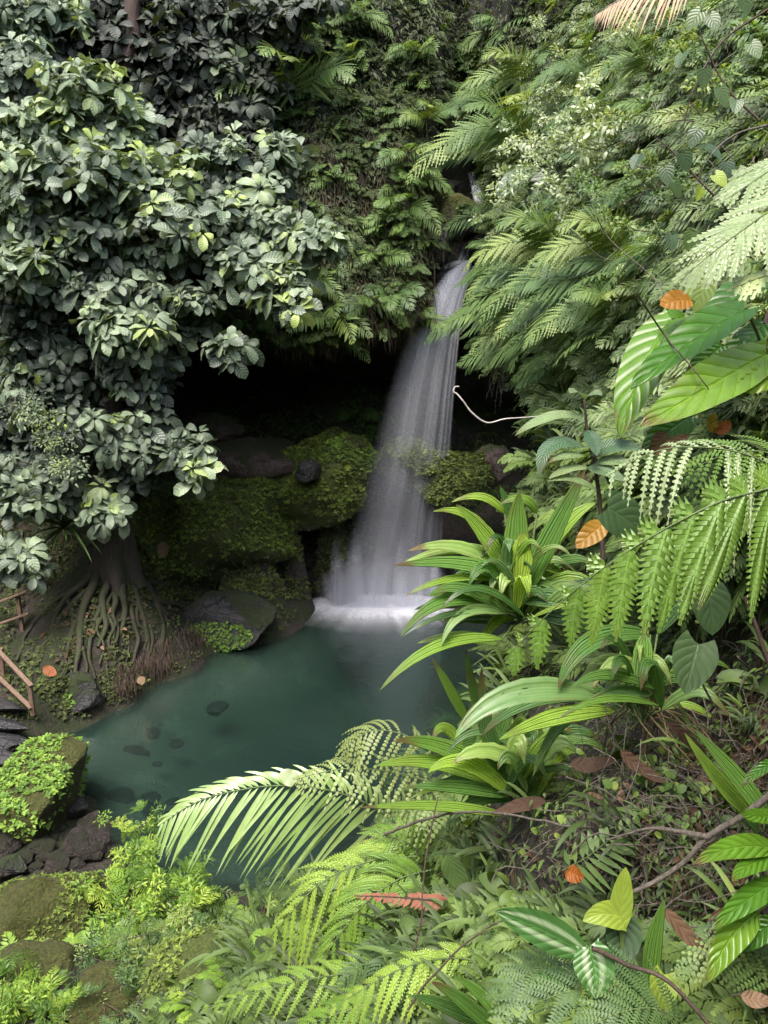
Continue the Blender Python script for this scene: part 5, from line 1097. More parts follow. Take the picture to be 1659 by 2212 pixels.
# ------------------------------------------------------------------ near plants on the bank
def px(w,d): return w/FPX*d
def clump(name,label,cat,root,leaves,mat,a=.72,b=.72,nw=6,pleat=9,pamp=.0045,fold=.05,lift=0,extra=0,**kw):
    """leaves: (base uv d, ctrl uv d, tip uv d, width px, rnd[, mat])"""
    b0=at(*root); t=thing(name,label,cat,b0)
    for L in leaves:
        (A,B,C,w,r)=L[:5]; mt=L[5] if len(L)>5 else mat; N=L[6] if len(L)>6 else np.array([-.25,-.6,.7]); dm=(A[2]+C[2])/2
        q=bez(at(*A),at(*B),at(*C),22); mb=MB()
        leaf_on(mb,q-b0[None],N,px(w*.8,dm),a=a,b=b,nw=nw,fold=fold+RS.uniform(0,.25),pleat=pleat,pamp=pamp*dm/5,r=r,notch=.05)
        tube(mb,bez(at(*A)-b0,(at(*A)-b0)*.5+np.array([0,0,.02]),np.zeros(3),8),px(4.5,dm)*.5,5,m=1)
        mb.build('leaf',[M[mt],M['stem_green']],t)
    rs=np.random.RandomState(len(leaves)*7+int(root[0]))
    for i in range(extra):
        ang=rs.uniform(-3.2,-.2); ln=rs.uniform(110,265); dd=root[2]+rs.uniform(-.3,.35); u0,v0=root[0]+rs.uniform(-40,40),root[1]-rs.uniform(0,90)
        du,dv=math.cos(ang)*ln,math.sin(ang)*ln*.75
        A,B,C=(u0,v0,dd),(u0+du*.6,v0+dv*.9-25,dd-.15),(u0+du,v0+dv*.55+rs.uniform(-10,60),dd-.2)
        q=bez(at(*A),at(*B),at(*C),18); mb=MB(); leaf_on(mb,q-b0[None],np.array([rs.uniform(-.5,.3),-.6,.7]),px(rs.uniform(16,42),dd),a=a,b=b,nw=nw,fold=rs.uniform(.02,.4),pleat=pleat,pamp=pamp*dd/5,r=rs.beta(1.7,.9),notch=.15)
        tube(mb,bez(at(*A)-b0,(at(*A)-b0)*.5+np.array([0,0,.02]),np.zeros(3),8),px(4,dd)*.5,5,m=1)
        mb.build('leaf',[M['pleated_holes' if i%3==0 else mat],M['stem_green']],t)
    return t
d=5.0
clump('pleated_leaf_plant','tall pleated leaf plant with upright striped leaves in front of the waterfall foot','plant',(1125,1340,5.2),[
 ((1120,1300,5.1),(1185,1170,5.0),(1266,1012,4.9),64,.55),((1118,1290,5.2),(1112,1150,5.2),(1122,1062,5.15),72,.62),((1122,1262,5.0),(1128,1200,4.95),(1130,1148,4.95),64,.98),
 ((1112,1270,5.1),(1060,1150,5.05),(985,1090,5.0),52,.8),((1110,1262,5.0),(1030,1195,4.9),(848,1222,4.8),50,.6),((1100,1240,5.2),(1000,1150,5.0),(880,1190,4.9),46,.9,'pleated_holes'),
 ((1075,1205,5.2),(1010,1160,5.1),(870,1215,5.0),40,.95,'pleated_holes'),((1060,1160,5.3),(1010,1090,5.2),(935,1105,5.1),34,.9),((1090,1110,5.3),(1050,1050,5.2),(975,1085,5.2),30,.9),((1160,1110,5.3),(1140,1055,5.2),(1080,1090,5.2),34,.75),
 ((1095,1318,5.0),(950,1250,4.8),(865,1375,4.7),46,.55),((1090,1325,4.9),(985,1290,4.8),(953,1395,4.7),36,.65,'pleated_holes'),((1100,1330,5.1),(1060,1270,5.0),(1040,1270,5.0),34,.95,'pleated_holes'),
 ((1085,1380,4.9),(930,1360,4.7),(820,1492,4.6),38,.8),((1075,1392,5.0),(1000,1360,4.9),(900,1390,4.9),36,.9,'pleated_holes'),((1130,1300,5.0),(1200,1270,4.9),(1300,1350,4.8),60,.35),((1140,1330,5.2),(1230,1310,5.1),(1340,1400,5.0),60,.3),
 ((1120,1330,5.3),(1080,1310,5.3),(1030,1400,5.2),40,.95),((1180,1200,5.4),(1220,1110,5.3),(1290,1085,5.3),46,.85),((1150,1210,5.5),(1110,1120,5.4),(1080,1050,5.4),40,.3)],'pleated',extra=58)
clump('pleated_leaf_plant','pleated leaf plant with broad arching leaves above the brown bare soil','plant',(1390,1560,4.3),[
 ((1300,1505,4.4),(1080,1450,4.3),(982,1595,4.2),74,.55,'pleated_holes'),((1330,1535,4.4),(1200,1530,4.3),(1078,1598,4.2),52,.85),((1405,1372,4.5),(1250,1345,4.4),(1206,1488,4.3),62,.45),((1392,1370,4.2),(1390,1440,4.15),(1368,1532,4.1),54,.7),
 ((1310,1525,4.5),(1200,1520,4.4),(1150,1680,4.4),36,.5),((1290,1510,4.6),(1130,1480,4.6),(1040,1590,4.6),46,.35),((1420,1370,4.6),(1470,1290,4.6),(1560,1240,4.6),44,.2),((1400,1560,4.4),(1350,1480,4.4),(1230,1490,4.4),30,.4)],'pleated',extra=20)
clump('pleated_leaf_plant','low pleated leaf plant spreading leaves sideways over the palm frond','plant',(1120,1735,5.3),[
 ((1090,1690,5.2),(960,1590,5.1),(850,1600,5.0),50,.7),((1080,1700,5.2),(950,1620,5.1),(810,1655,5.0),46,.8),((1110,1690,5.1),(1040,1620,5.0),(1040,1440,5.0),48,.15),((1090,1640,5.4),(1030,1560,5.4),(1005,1400,5.4),38,.6),((1010,1560,5.4),(980,1500,5.4),(932,1420,5.4),30,.75),
 ((1120,1690,5.0),(1160,1600,4.9),(1230,1560,4.9),44,.8),((1100,1720,5.1),(1000,1690,5.0),(880,1700,5.0),40,.5),((1090,1760,5.0),(960,1730,4.9),(770,1745,4.8),30,.8),((1130,1700,5.1),(1180,1640,5.0),(1165,1560,5.0),32,.6),((1000,1610,5.3),(950,1540,5.3),(935,1600,5.2),34,.85),
 ((1060,1650,5.3),(1080,1560,5.3),(1120,1500,5.3),40,.5),((1100,1730,5.2),(1030,1700,5.1),(960,1790,5.0),34,.4)],'pleated',extra=40)
clump('strap_leaf_plant','two long strap leaves leaning over the litter at the edge of the frame','plant',(1650,1800,3.2),[
 ((1650,1780,3.2),(1570,1720,3.2),(1478,1582,3.3),44,.85),((1660,1770,3.1),(1610,1690,3.1),(1500,1575,3.2),50,.6),((1640,1800,3.3),(1600,1740,3.3),(1560,1640,3.4),34,.4)],'pleated')
clump('strap_leaf_plant','upright bright strap leaf beside the variegated leaves','plant',(1405,2160,3.0),[((1405,2150,3.0),(1400,2050,3.0),(1437,1942,2.98),50,.6),((1400,2160,3.0),(1360,2080,3.0),(1300,2090,2.95),44,.35),((1390,2170,3.0),(1370,2120,3.0),(1330,2110,3.0),60,.3)],'pleated')
clump('strap_leaf_plant','dark glossy strap leaves near the bottom edge among the fern fronds','plant',(1080,2240,3.6),[((1080,2230,3.6),(980,2170,3.5),(890,2150,3.5),44,.3),((1080,2240,3.5),(1000,2150,3.4),(930,2120,3.4),40,.5),((1110,2240,3.6),(1040,2130,3.6),(980,2110,3.6),34,.6),((1250,2120,3.4),(1180,2095,3.4),(1130,2100,3.4),40,.1)],'pleated')
# ---- huge bright leaves
t=thing('philodendron','climbing plant with huge bright green leaves against the slope','plant',at(1640,900,4.6)); b0=np.array(t.location)
for (A,B,C,w,r,N,fo,st) in [
 ((1452,690,4.25),(1390,760,4.15),(1338,945,4.1),106,.72,(-.55,-.7,.35),.12,(1600,800,4.6)),
 ((1610,668,4.1),(1500,730,4.0),(1362,838,3.95),94,.4,(-.35,-.62,.7),.32,(1650,760,4.6)),
 ((1655,765,3.9),(1540,830,3.8),(1383,922,3.75),108,.85,(-.3,-.75,.5),.22,(1660,860,4.4)),
 ((1700,800,3.9),(1650,815,3.8),(1585,845,3.8),62,.95,(-.1,-.8,.5),.1,(1680,860,4.3)),
 ((1560,745,4.4),(1530,770,4.4),(1480,830,4.4),60,.35,(-.1,-.8,.5),.1,(1600,820,4.6)),((1600,740,4.4),(1560,790,4.4),(1510,850,4.35),56,.2,(-.1,-.5,.8),.2,(1640,820,4.6)),
 ((1660,600,4.5),(1590,640,4.45),(1500,700,4.4),80,.2,(-.2,-.4,.9),.3,(1680,700,4.8)),((1480,690,4.5),(1450,680,4.4),(1405,720,4.4),52,.6,(-.1,-.8,.5),.1,(1560,720,4.6)),
 ((1490,900,4.4),(1440,930,4.4),(1385,985,4.4),70,.3,(-.3,-.8,.4),.1,(1560,880,4.5)),((1650,700,4.5),(1610,740,4.5),(1570,790,4.4),60,.15,(-.2,-.5,.8),.2,(1680,760,4.7))]:
    flat_leaf(t,b0,at(*A),at(*B),at(*C),px(w,A[2]),'big_leaf',N=np.array(N),r=r,a=.72,b=.62,lobe=.10,base=.4,nw=4,seg=20,stalk=at(*st),srad=.009,fold=fo,wave=.012)
mb=MB(); tube(mb,poly([at(1700,1000,4.6),at(1640,900,4.6),at(1620,800,4.6),at(1660,680,4.7),at(1700,560,4.8)],20)-b0[None],.018,7); mb.build('stem',M['stem_brown'],t)
vine('small twining plant with an orange leaf and a yellow green leaf above the huge leaves',[(1560,740,0),(1530,700,0),(1500,650,0),(1490,600,0)],[(1515,640,1.9,1.1)],4.3,'heart_leaf',8,wpx=50,r=.8)
def single_leaf(label,A,B,C,w,mat,r=.5,N=(-.1,-.8,.5),name='fallen_leaf',cat='leaf',**k):
    b0=at(*A); mb=MB(); kk=dict(a=.8,b=.6,nw=3,fold=.15,wave=.006); kk.update(k); leaf_on(mb,bez(at(*A),at(*B),at(*C),12)-b0[None],np.array(N),px(w,A[2]),r=r,**kk); tube(mb,bez(np.zeros(3),(at(*A)-at(*B))*.3,(at(*A)-at(*B))*.6+np.array([0,0,-.02]),5),.0025,4,m=1)
    o=mb.build(name,[M[mat],M['stem_brown']]); o.location=b0; o['label']=label; o['category']=cat; return o
single_leaf('round orange leaf above the huge bright leaves',(1492,648,4.15),(1465,645,4.1),(1425,660,4.1),50,'orange_leaf',.55,b=.45)
single_leaf('olive yellow leaf standing behind the round orange leaf',(1500,655,4.2),(1495,625,4.2),(1500,600,4.2),34,'heart_leaf',.9,b=.5)
single_leaf('orange leaf with dark stalk beside the brown stem above the large fern frond',(1308,1128,3.9),(1280,1150,3.85),(1243,1184,3.85),48,'orange_leaf',.8)
single_leaf('bright orange fallen leaf on the dark litter',(1222,1880,3.6),(1240,1890,3.6),(1262,1895,3.55),36,'orange_leaf',.15,b=.5)
single_leaf('small red orange leaf right under the huge leaves',(1545,935,4.0),(1560,925,4.0),(1580,910,4.0),30,'orange_leaf',.05)
single_leaf('olive orange leaf beside the red orange leaf under the huge leaves',(1540,935,4.0),(1535,915,4.0),(1545,890,4.0),24,'orange_leaf',1.0)
single_leaf('pinkish dry leaf lying under the huge leaves',(1490,940,4.2),(1450,955,4.2),(1415,985,4.2),24,'dead_leaf',.95)
single_leaf('round brown dry leaf behind the pinkish dry leaf',(1440,935,4.3),(1425,950,4.3),(1405,985,4.3),36,'dead_leaf',.8)
# ---- stemmed plant with glossy bowed leaves
P0=(1305,1300,4.4); b0=at(*P0); t=thing('shrub','slender stemmed plant with bowed glossy leaves reaching toward the falling water','shrub',b0)
mb=MB(); q=poly([at(*P0),at(1300,1150,4.35),at(1290,1040,4.3),at(1270,940,4.3),at(1262,862,4.3)],24); tube(mb,q-b0[None],np.linspace(.016,.007,24),6); mb.build('stem',M['stem_brown'],t)
mb=MB(); q2=poly([at(1300,1150,4.35),at(1330,1080,4.3),at(1315,1040,4.3),at(1285,985,4.3)],14); tube(mb,q2-b0[None],np.linspace(.01,.006,14),5); mb.build('stem',M['stem_brown'],t)
for A,B,C,w,r in [((1262,900),(1185,880),(1112,942),30,.95),((1265,965),(1165,930),(1166,1030),40,.3),((1262,985),(1220,975),(1185,1000),26,.9),((1275,985),(1330,945),(1392,975),40,.35),((1262,862),(1245,835),(1232,850),36,.8),((1265,860),(1285,840),(1300,855),24,.7),((1270,1010),(1225,1005),(1185,1035),24,.95),((1285,1000),(1330,985),(1370,1010),30,.85),((1268,930),(1285,950),(1290,985),34,.1),((1290,1060),(1240,1020),(1180,1040),22,.9),((1270,1010),(1310,1010),(1350,1040),34,.6)]:
    dd=4.2; flat_leaf(t,b0,at(*A,dd+.05),at(*B,dd-.03),at(*C,dd-.08),px(w,dd),'glossy_leaf',N=np.array([-.2,-.55,.8]),r=r,a=.8,b=.7,nw=3,seg=16,fold=.1,wave=.003)
mb=MB(); q=poly([at(1165,899,4.2),at(1130,902,4.18),at(1090,905,4.16),at(1052,913,4.14),at(1020,892,4.12),at(1000,866,4.1),at(988,852,4.1),at(980,846,4.1),at(983,836,4.1),at(992,835,4.1)],60); tube(mb,q,[.0022,.0036,.0048,.0045,.0048,.0035],6)
centred(mb,'tendril',M['tendril'],at(1165,899,4.2),label='whitish curled tendril hanging in front of the dark hollow beside the waterfall',category='tendril')
# ---- tree fern fronds
def fern_plant(label,root,fronds,mat,cat='fern',name='fern'):
    b0=at(*root); t=thing(name,label,cat,b0)
    for f in fronds: 
        f=dict(f); frond_obj('frond',None,None,f.pop('path'),f.pop('n'),f.pop('pl'),f.pop('pw'),f.pop('mat',mat),parent=t,b0=b0,**f)
    return t
fern_plant('tree fern with large bright drooping frond crossing the right foreground','' or (1740,1030,2.7),[
 dict(path=[(1740,1030,2.75),(1650,1058,2.65),(1560,1082,2.6),(1460,1130,2.6),(1370,1182,2.6),(1270,1252,2.65),(1170,1340,2.7),(1085,1430,2.75)],n=10,pl=275,pw=84,kind='comb',nl=25,ang=54,droop=.15,both=(1.0,.22),a=.36,b=.6,pa=.6,pb=.7,r=.5,stempx=6,seg=9,jit=.1,N=(-.12,-.95,.28),fill=.88,core=.6,sweep=.45,tipw=.3,fwd=-.05)],'tree_fern')
fern_plant('arching fern frond with narrow yellowish toothed leaflets above the tree fern','' or (1720,1030,3.2),[
 dict(path=[(1720,1030,3.2),(1620,985,3.15),(1540,968,3.1),(1450,968,3.1),(1380,990,3.1),(1310,1030,3.1)],n=12,pl=200,pw=21,kind='comb',nl=22,ang=72,droop=.6,both=(1.0,.5),a=.45,b=.6,r=.75,mat='pale_fern',fill=.62,core=.3,tipw=.4,sweep=.15,fwd=-.1,stempx=5,seg=9,jit=.06,N=(-.1,-.5,.8)),
 dict(path=[(1730,1000,3.3),(1640,975,3.3),(1560,985,3.3),(1480,1020,3.3)],n=10,pl=150,pw=19,kind='comb',nl=18,ang=65,droop=.5,a=.5,r=.4,stempx=4,seg=8,fill=.6,N=(-.1,-.5,.8))],'tree_fern')
fern_plant('pale broad toothed fern frond at the frame edge above the orange leaf','' or (1760,390,3.7),[
 dict(path=[(1760,390,3.7),(1670,450,3.65),(1600,500,3.6),(1540,545,3.6),(1470,605,3.65)],n=12,pl=125,pw=34,kind='comb',nl=14,ang=44,droop=.25,a=.5,b=.6,r=.7,mat='pale_fern',stempx=5,seg=8,N=(-.1,-.7,.7),fill=.9,core=.5,sweep=.7,tipw=.1),
 dict(path=[(1760,300,3.9),(1690,350,3.9),(1630,390,3.9),(1570,430,3.9)],n=11,pl=110,pw=28,kind='comb',nl=12,ang=46,droop=.3,a=.5,r=.6,mat='pale_fern',core=.5,sweep=.7,tipw=.1,fill=.9,stempx=5,seg=8,N=(-.2,-.5,.8)),
 dict(path=[(1740,570,3.6),(1690,590,3.6),(1640,600,3.6),(1580,625,3.6)],n=8,pl=80,pw=28,kind='comb',nl=7,core=.5,sweep=.7,tipw=.1,fill=.9,ang=60,droop=.4,a=.5,r=.9,mat='old_fern',stempx=5,seg=7,N=(-.2,-.5,.8))],'tree_fern')
# ---- palm and ferns over the water
b0=at(905,1850,7.0); t=thing('palm','palm with one arching feather frond hanging over the pool','palm',b0)
frond_obj('frond',None,None,[(930,1850,7.0),(870,1790,6.9),(790,1735,6.8),(700,1705,6.7),(600,1697,6.6),(500,1710,6.5),(420,1735,6.45),(345,1782,6.4)],46,185,9,'palm',parent=t,b0=b0,kind='leaf',ang=62,droop=.55,both=(1.0,.60),a=.42,b=.5,pa=.6,pb=.5,r=.8,stempx=6,seg=8,jit=.1,rise=.1,N=(.0,-.72,.7))
frond_obj('frond',None,None,[(930,1860,7.1),(880,1870,7.0),(800,1880,6.9),(720,1920,6.8)],30,130,8,'palm',parent=t,b0=b0,kind='leaf',ang=70,droop=.55,a=.45,b=.5,r=.35,stempx=5,seg=6,jit=.1,N=(0,-.5,.86))
fern_plant('fern with curled yellowish frond tips behind the palm frond','' or (930,1660,6.4),[
 dict(path=[(960,1640,6.4),(880,1590,6.35),(810,1578,6.3),(765,1600,6.3),(742,1632,6.3)],n=17,pl=90,pw=10,kind='comb',nl=14,ang=72,droop=.75,a=.5,r=.5,mat='old_fern',stempx=4,seg=6),
 dict(path=[(960,1700,6.4),(860,1670,6.35),(760,1660,6.3),(680,1672,6.3),(640,1685,6.3)],n=18,pl=85,pw=10,kind='comb',nl=12,ang=74,droop=.6,a=.5,r=.6,mat='old_fern',stempx=4,seg=6),
 dict(path=[(980,1680,6.5),(920,1640,6.5),(860,1650,6.5),(820,1700,6.5)],n=15,pl=80,pw=10,kind='comb',nl=12,ang=72,droop=.6,a=.5,r=.4,stempx=4,seg=6),
 dict(path=[(1000,1760,6.3),(930,1740,6.3),(870,1760,6.3),(820,1800,6.3)],n=14,pl=95,pw=11,kind='comb',nl=12,ang=70,droop=.6,a=.5,r=.7,stempx=4,seg=6)],'slope_fern')
fern_plant('bright yellow green fern with hanging fronds right below the palm frond','' or (900,1850,5.6),[
 dict(path=[(900,1850,5.6),(800,1860,5.5),(690,1910,5.4),(580,2025,5.35)],n=14,pl=185,pw=19,kind='comb',nl=34,core=.5,N=(-.05,-.8,.6),ang=60,droop=.8,a=.5,both=(1.0,.6),r=.95,stempx=5,seg=7),
 dict(path=[(930,1880,5.5),(860,1900,5.4),(780,1960,5.3),(690,2080,5.25)],n=14,pl=165,pw=19,kind='comb',nl=30,core=.5,N=(-.05,-.8,.6),ang=60,droop=.7,a=.5,r=.6,stempx=5,seg=7),
 dict(path=[(950,1900,5.4),(900,1950,5.3),(850,2030,5.2),(800,2130,5.15)],n=13,pl=140,pw=18,kind='comb',nl=26,core=.5,N=(-.05,-.8,.6),ang=60,droop=.6,a=.5,r=.5,stempx=5,seg=7),
 dict(path=[(920,1860,5.7),(880,1820,5.6),(830,1810,5.6),(790,1840,5.6)],n=11,pl=95,pw=15,kind='comb',nl=20,core=.5,N=(-.05,-.8,.6),ang=62,droop=.6,a=.5,r=.55,stempx=4,seg=6)],'tree_fern')
fern_plant('fern with yellow fronds sweeping low along the bottom of the frame','' or (1060,2080,4.3),[
 dict(path=[(1060,2080,4.3),(960,2070,4.2),(850,2100,4.1),(705,2185,4.05)],n=14,pl=120,pw=24,kind='comb',nl=24,core=.6,ang=62,droop=.55,a=.5,both=(1.0,.5),r=.95,stempx=5,seg=7),
 dict(path=[(860,2110,5.0),(740,2105,4.9),(600,2130,4.8),(430,2180,4.75)],n=17,pl=80,pw=16,kind='comb',nl=18,core=.5,ang=64,droop=.5,a=.5,r=.75,stempx=4,seg=6),
 dict(path=[(900,2150,4.6),(800,2170,4.5),(700,2200,4.5),(600,2250,4.5)],n=15,pl=90,pw=18,kind='comb',nl=18,core=.5,ang=62,droop=.5,a=.5,r=.5,stempx=4,seg=6)],'tree_fern')
rs=np.random.RandomState(91)
for i,(u,v,s,lab) in enumerate([(760,1990,190,'bright fern with spread fronds left of the rusty frond'),(900,2060,200,'light green fern clump under the rusty frond'),(1040,1960,150,'fern clump right of the rusty frond'),(640,2090,170,'fern clump on the low bank left of the yellow fronds'),(820,1890,140,'fern under the root of the palm frond'),(1130,2020,130,'fern at the left of the variegated leaves'),(960,1830,140,'pale fern behind the dark thin stalk'),(1560,2190,150,'fern in the bottom corner under the lance leaves'),(1180,1590,110,'light fern behind the pleated plants over the bank'),(1480,1460,120,'shaded fern behind the tree fern frond')]):
    P=hill(u,v); d=np.dot(P-CAM,FW); b0=P; t=thing('fern',lab,'fern',P); L=s/FPX*d
    for k in range(7):
        a=-1.5+3.0*(k+.5)/7+rs.uniform(-.2,.2); dr=nz(RT*math.sin(a)*1.0+np.array([-.12,-.45,0])+np.array([0,0,.75*math.cos(a*.7)])); l=L*rs.uniform(.75,1.15)
        q=bez((0,0,0),dr*l*.62,dr*l*.95+np.array([-.1*l,-.1*l,-.55*l*rs.uniform(.5,1.2)]),26); mb=MB()
        frond_on(mb,q,nz(np.array([-dr[0]*.2,-.75,.65])),15,l*.30,l*.052,ang=70,a=.55,b=.75,droop=.25,kind='comb',nl=12,core=.5,sweep=.5,r=rs.uniform(.3,.9),stem=.004*d/4,seg=6,t0=.12)
        mb.build('frond',[M['tree_fern' if i%2==0 else 'slope_fern'],M['stem_green']],t)
fern_plant('lacy pale green fern fronds at the bottom edge under the variegated leaves','' or (1450,2230,2.7),[
 dict(path=[(1440,2140,2.75),(1330,2130,2.7),(1200,2150,2.65),(1040,2225,2.6)],n=17,pl=130,pw=24,kind='comb',nl=20,fill=.6,ang=58,droop=.2,a=.5,r=.5,mat='slope_fern',stempx=4,seg=6,N=(0,-.45,.9)),
 dict(path=[(1280,2080,2.8),(1200,2085,2.75),(1130,2110,2.7),(1050,2160,2.7)],n=15,pl=95,pw=20,kind='comb',nl=16,fill=.6,ang=58,droop=.2,a=.5,r=.6,mat='slope_fern',stempx=4,seg=6,N=(0,-.45,.9)),
 dict(path=[(1500,2230,2.6),(1420,2180,2.55),(1330,2190,2.5),(1240,2240,2.5)],n=15,pl=115,pw=22,kind='comb',nl=17,fill=.6,ang=58,droop=.2,a=.5,r=.55,mat='slope_fern',stempx=4,seg=6,N=(0,-.45,.9))],'slope_fern')
fern_plant('small fern growing out of the brown litter beside the orange fallen leaf','' or (1210,1885,3.8),[dict(path=[(1215,1880,3.75),(1270,1850,3.7),(1320,1810,3.7),(1380,1765,3.7)],n=12,pl=70,pw=13,kind='leaf',ang=80,droop=.2,a=.6,r=.6,stempx=3,seg=5,both=(.7,1),N=(-.1,-.7,.6))],'slope_fern')
fern_plant('soft fern between the variegated leaves and the lance leaves at the frame edge','' or (1659,2100,2.8),[dict(path=[(1680,2140,2.7),(1600,2080,2.7),(1520,2070,2.7),(1450,2110,2.7)],n=16,pl=70,pw=16,kind='comb',nl=8,ang=60,droop=.3,a=.5,r=.7,stempx=3,seg=5),dict(path=[(1690,2050,2.8),(1630,2010,2.8),(1570,2000,2.8),(1500,2020,2.8)],n=14,pl=60,pw=15,kind='comb',nl=8,ang=60,droop=.3,a=.5,r=.5,stempx=3,seg=5)],'slope_fern')
frond_obj('dead_fern_frond','rusty red dead fern frond lying across the bright ferns','frond',[(1000,1955,4.9),(930,1945,4.9),(850,1938,4.9),(765,1935,4.9)],18,26,11,'rust_frond',kind='leaf',ang=60,droop=.3,a=.3,b=.4,smat='bark_red',stempx=7)
# ---- variegated and heart leaves near the bottom
b0=at(1330,2150,2.8); t=thing('variegated_plant','plant with two white striped green leaves hanging over the lacy ferns','plant',b0)
flat_leaf(t,b0,at(1268,2062,2.7),at(1170,2000,2.65),at(1068,1968,2.6),px(72,2.7),'variegated',r=.4,a=.8,b=.75,nw=5,seg=18,stalk=b0,srad=.005,N=np.array([.1,-.75,.6]),wave=.004)
flat_leaf(t,b0,at(1272,2045,2.65),at(1290,2090,2.62),at(1286,2158,2.6),px(88,2.7),'variegated',r=.6,a=.75,b=.65,nw=5,seg=18,stalk=b0,srad=.005,N=np.array([0,-.9,.3]),wave=.004,lobe=.1,base=.4)
b0=at(1345,2110,2.9); t=thing('heart_leaf_plant','heart leaf plant with two yellow green leaves and dark lower leaves','plant',b0)
for A,B,C,w,r,N in [((1345,1985,2.85),(1310,1960,2.85),(1258,1990,2.83),56,.95,(-.1,-.8,.6)),((1338,1985,2.85),(1345,1930,2.85),(1352,1872,2.85),48,.92,(-.3,-.9,.1)),((1345,1995,2.9),(1350,2040,2.88),(1330,2085,2.85),80,.1,(0,-.8,.6)),((1350,2020,2.95),(1320,2060,2.9),(1300,2110,2.9),70,.3,(0,-.6,.8)),((1435,2105,2.75),(1430,2140,2.72),(1440,2185,2.7),62,.9,(0,-.9,.3))]:
    flat_leaf(t,b0,at(*A),at(*B),at(*C),px(w,2.85),'heart_leaf',r=r,a=.62,b=.65,lobe=.2,base=.5,nw=4,seg=12,stalk=b0,srad=.004,N=np.array(N))
b0=at(1720,1930,2.6); t=thing('lance_leaf_plant','lance leaf plant with pointed bright leaves at the edge of the frame','plant',b0)
for A,B,C,w,r in [((1680,1835,2.6),(1590,1810,2.55),(1496,1868,2.5),50,.7),((1690,1850,2.6),(1620,1850,2.55),(1580,1905,2.5),44,.6),((1690,1900,2.6),(1620,1930,2.55),(1535,2010,2.5),50,.5),((1640,1970,2.6),(1570,2010,2.55),(1528,2125,2.5),62,.85),((1680,1760,2.7),(1640,1770,2.65),(1595,1755,2.6),36,.65),((1690,1980,2.6),(1640,2010,2.6),(1600,2060,2.6),46,.4),((1680,1640,2.8),(1640,1660,2.8),(1600,1700,2.8),26,.3)]:
    flat_leaf(t,b0,at(*A),at(*B),at(*C),px(w,2.6),'big_leaf',r=r,a=.75,b=.75,nw=3,seg=14,fold=.2,N=np.array([-.1,-.6,.75]),wave=.006,stalk=b0,srad=.004)
vine('dark heart leaf plant standing against the litter under the tree fern frond',[(1540,1520,0),(1510,1460,0),(1500,1400,0)],[(1495,1440,1.9,1.5),(1535,1320,1.5,1.3),(1350,1125,.6,1.5)],3.6,'heart_leaf',11,wpx=62,r=.15,name='heart_leaf_plant',cat='plant')
single_leaf('hanging olive green leaf over the bright ferns near the rusty frond',(965,1845,5.0),(985,1890,5.0),(1005,1925,5.0),52,'heart_leaf',.55,N=(-.3,-.9,.2))
single_leaf('pale round leaf at the top of the palm frond',(640,1690,6.6),(625,1680,6.6),(605,1668,6.6),36,'pale_shrub',.8,b=.45,N=(0,-.6,.8))
# ---- branches, roots and litter on the bare soil
def stick(label,pts,r0,r1,mat='twig',name='branch',forks=()):
    P=[at(*p) for p in pts]; mb=MB(); q=poly(P,40); q=q+np.array([[mnoise.noise(Vector(p*6))*.012,0,mnoise.noise(Vector(p*7+Vector((3,0,0)) if False else p*7))*.012] for p in q]); tube(mb,q,np.linspace(r0,r1,40),6)
    for f in forks: tube(mb,poly([at(*p) for p in f],20),np.linspace(r0*.75,r1*.6,20),5)
    return centred(mb,name,M[mat],P[0],label=label,category=name)
stick('forked grey fallen branch lying across the brown litter',[(1680,1700,3.0),(1610,1755,3.05),(1540,1800,3.1),(1470,1870,3.15),(1360,1930,3.2),(1280,1960,3.3)],.016,.007,forks=[[(1530,1808,3.1),(1460,1795,3.15),(1400,1790,3.2),(1310,1815,3.3)]])
stick('long thin brown twig lying level over the litter behind the orange fallen leaf',[(830,1800,5.6),(960,1760,5.0),(1060,1755,4.6),(1240,1785,4.1)],.010,.006)
stick('red brown bare stem leaning at the frame edge under the tree fern',[(1610,1290,3.4),(1630,1350,3.4),(1660,1430,3.4),(1680,1480,3.4)],.010,.008,'bark_red','stem')
stick('dark thin stalk rising among the ferns left of the rusty frond',[(860,2180,4.4),(905,2010,4.4),(915,1900,4.5),(945,1720,4.6)],.006,.004,'stem_brown','stem')
stick('dark bent twig in front of the lacy ferns at the bottom',[(1280,2050,2.6),(1350,2080,2.6),(1430,2110,2.55),(1520,2200,2.5),(1540,2240,2.5)],.008,.006,'stem_brown')
stick('long thin twig slanting through the low ferns at the bottom',[(880,2180,3.9),(950,2090,3.9),(1030,2020,3.9),(1090,1985,4.0)],.006,.004,'stem_brown')
rs=np.random.RandomState(21); P0=at(1400,1540,4.2)
mb=MB()
for i in range(26):
    a=at(1380+rs.uniform(-30,60),1505+rs.uniform(-20,40),4.25); e=hill(1420+rs.uniform(-130,190),1600+rs.uniform(-60,90)); tube(mb,bez(a,a*.4+e*.6+np.array([rs.normal()*.08,-.05,rs.uniform(.0,.12)]),e,12),np.linspace(.006,.003,12),4)
centred(mb,'aerial_roots',M['root_tan'],P0,label='tan stringy roots spilling from the base of the broad pleated plant',category='roots')
LIT=[(1180,1500),(1620,1440),(1690,1700),(1690,2000),(1500,1990),(1250,1960),(1080,1800),(1120,1650)]
mb=MB(); U,V=sample_poly(LIT,950,rs); P,dd=hill_many(U,V)
for i in range(950):
    e=P[i]+np.array([rs.normal()*.17,rs.normal()*.10,rs.normal()*.17]); tube(mb,poly([P[i]+np.array([0,-.02,.04]),(P[i]*2+e)/3+rs.normal(size=3)*.035+np.array([0,-.02,.03]),(P[i]+2*e)/3+rs.normal(size=3)*.035+np.array([0,-.02,.03]),e],9),rs.uniform(.0015,.0048),4)
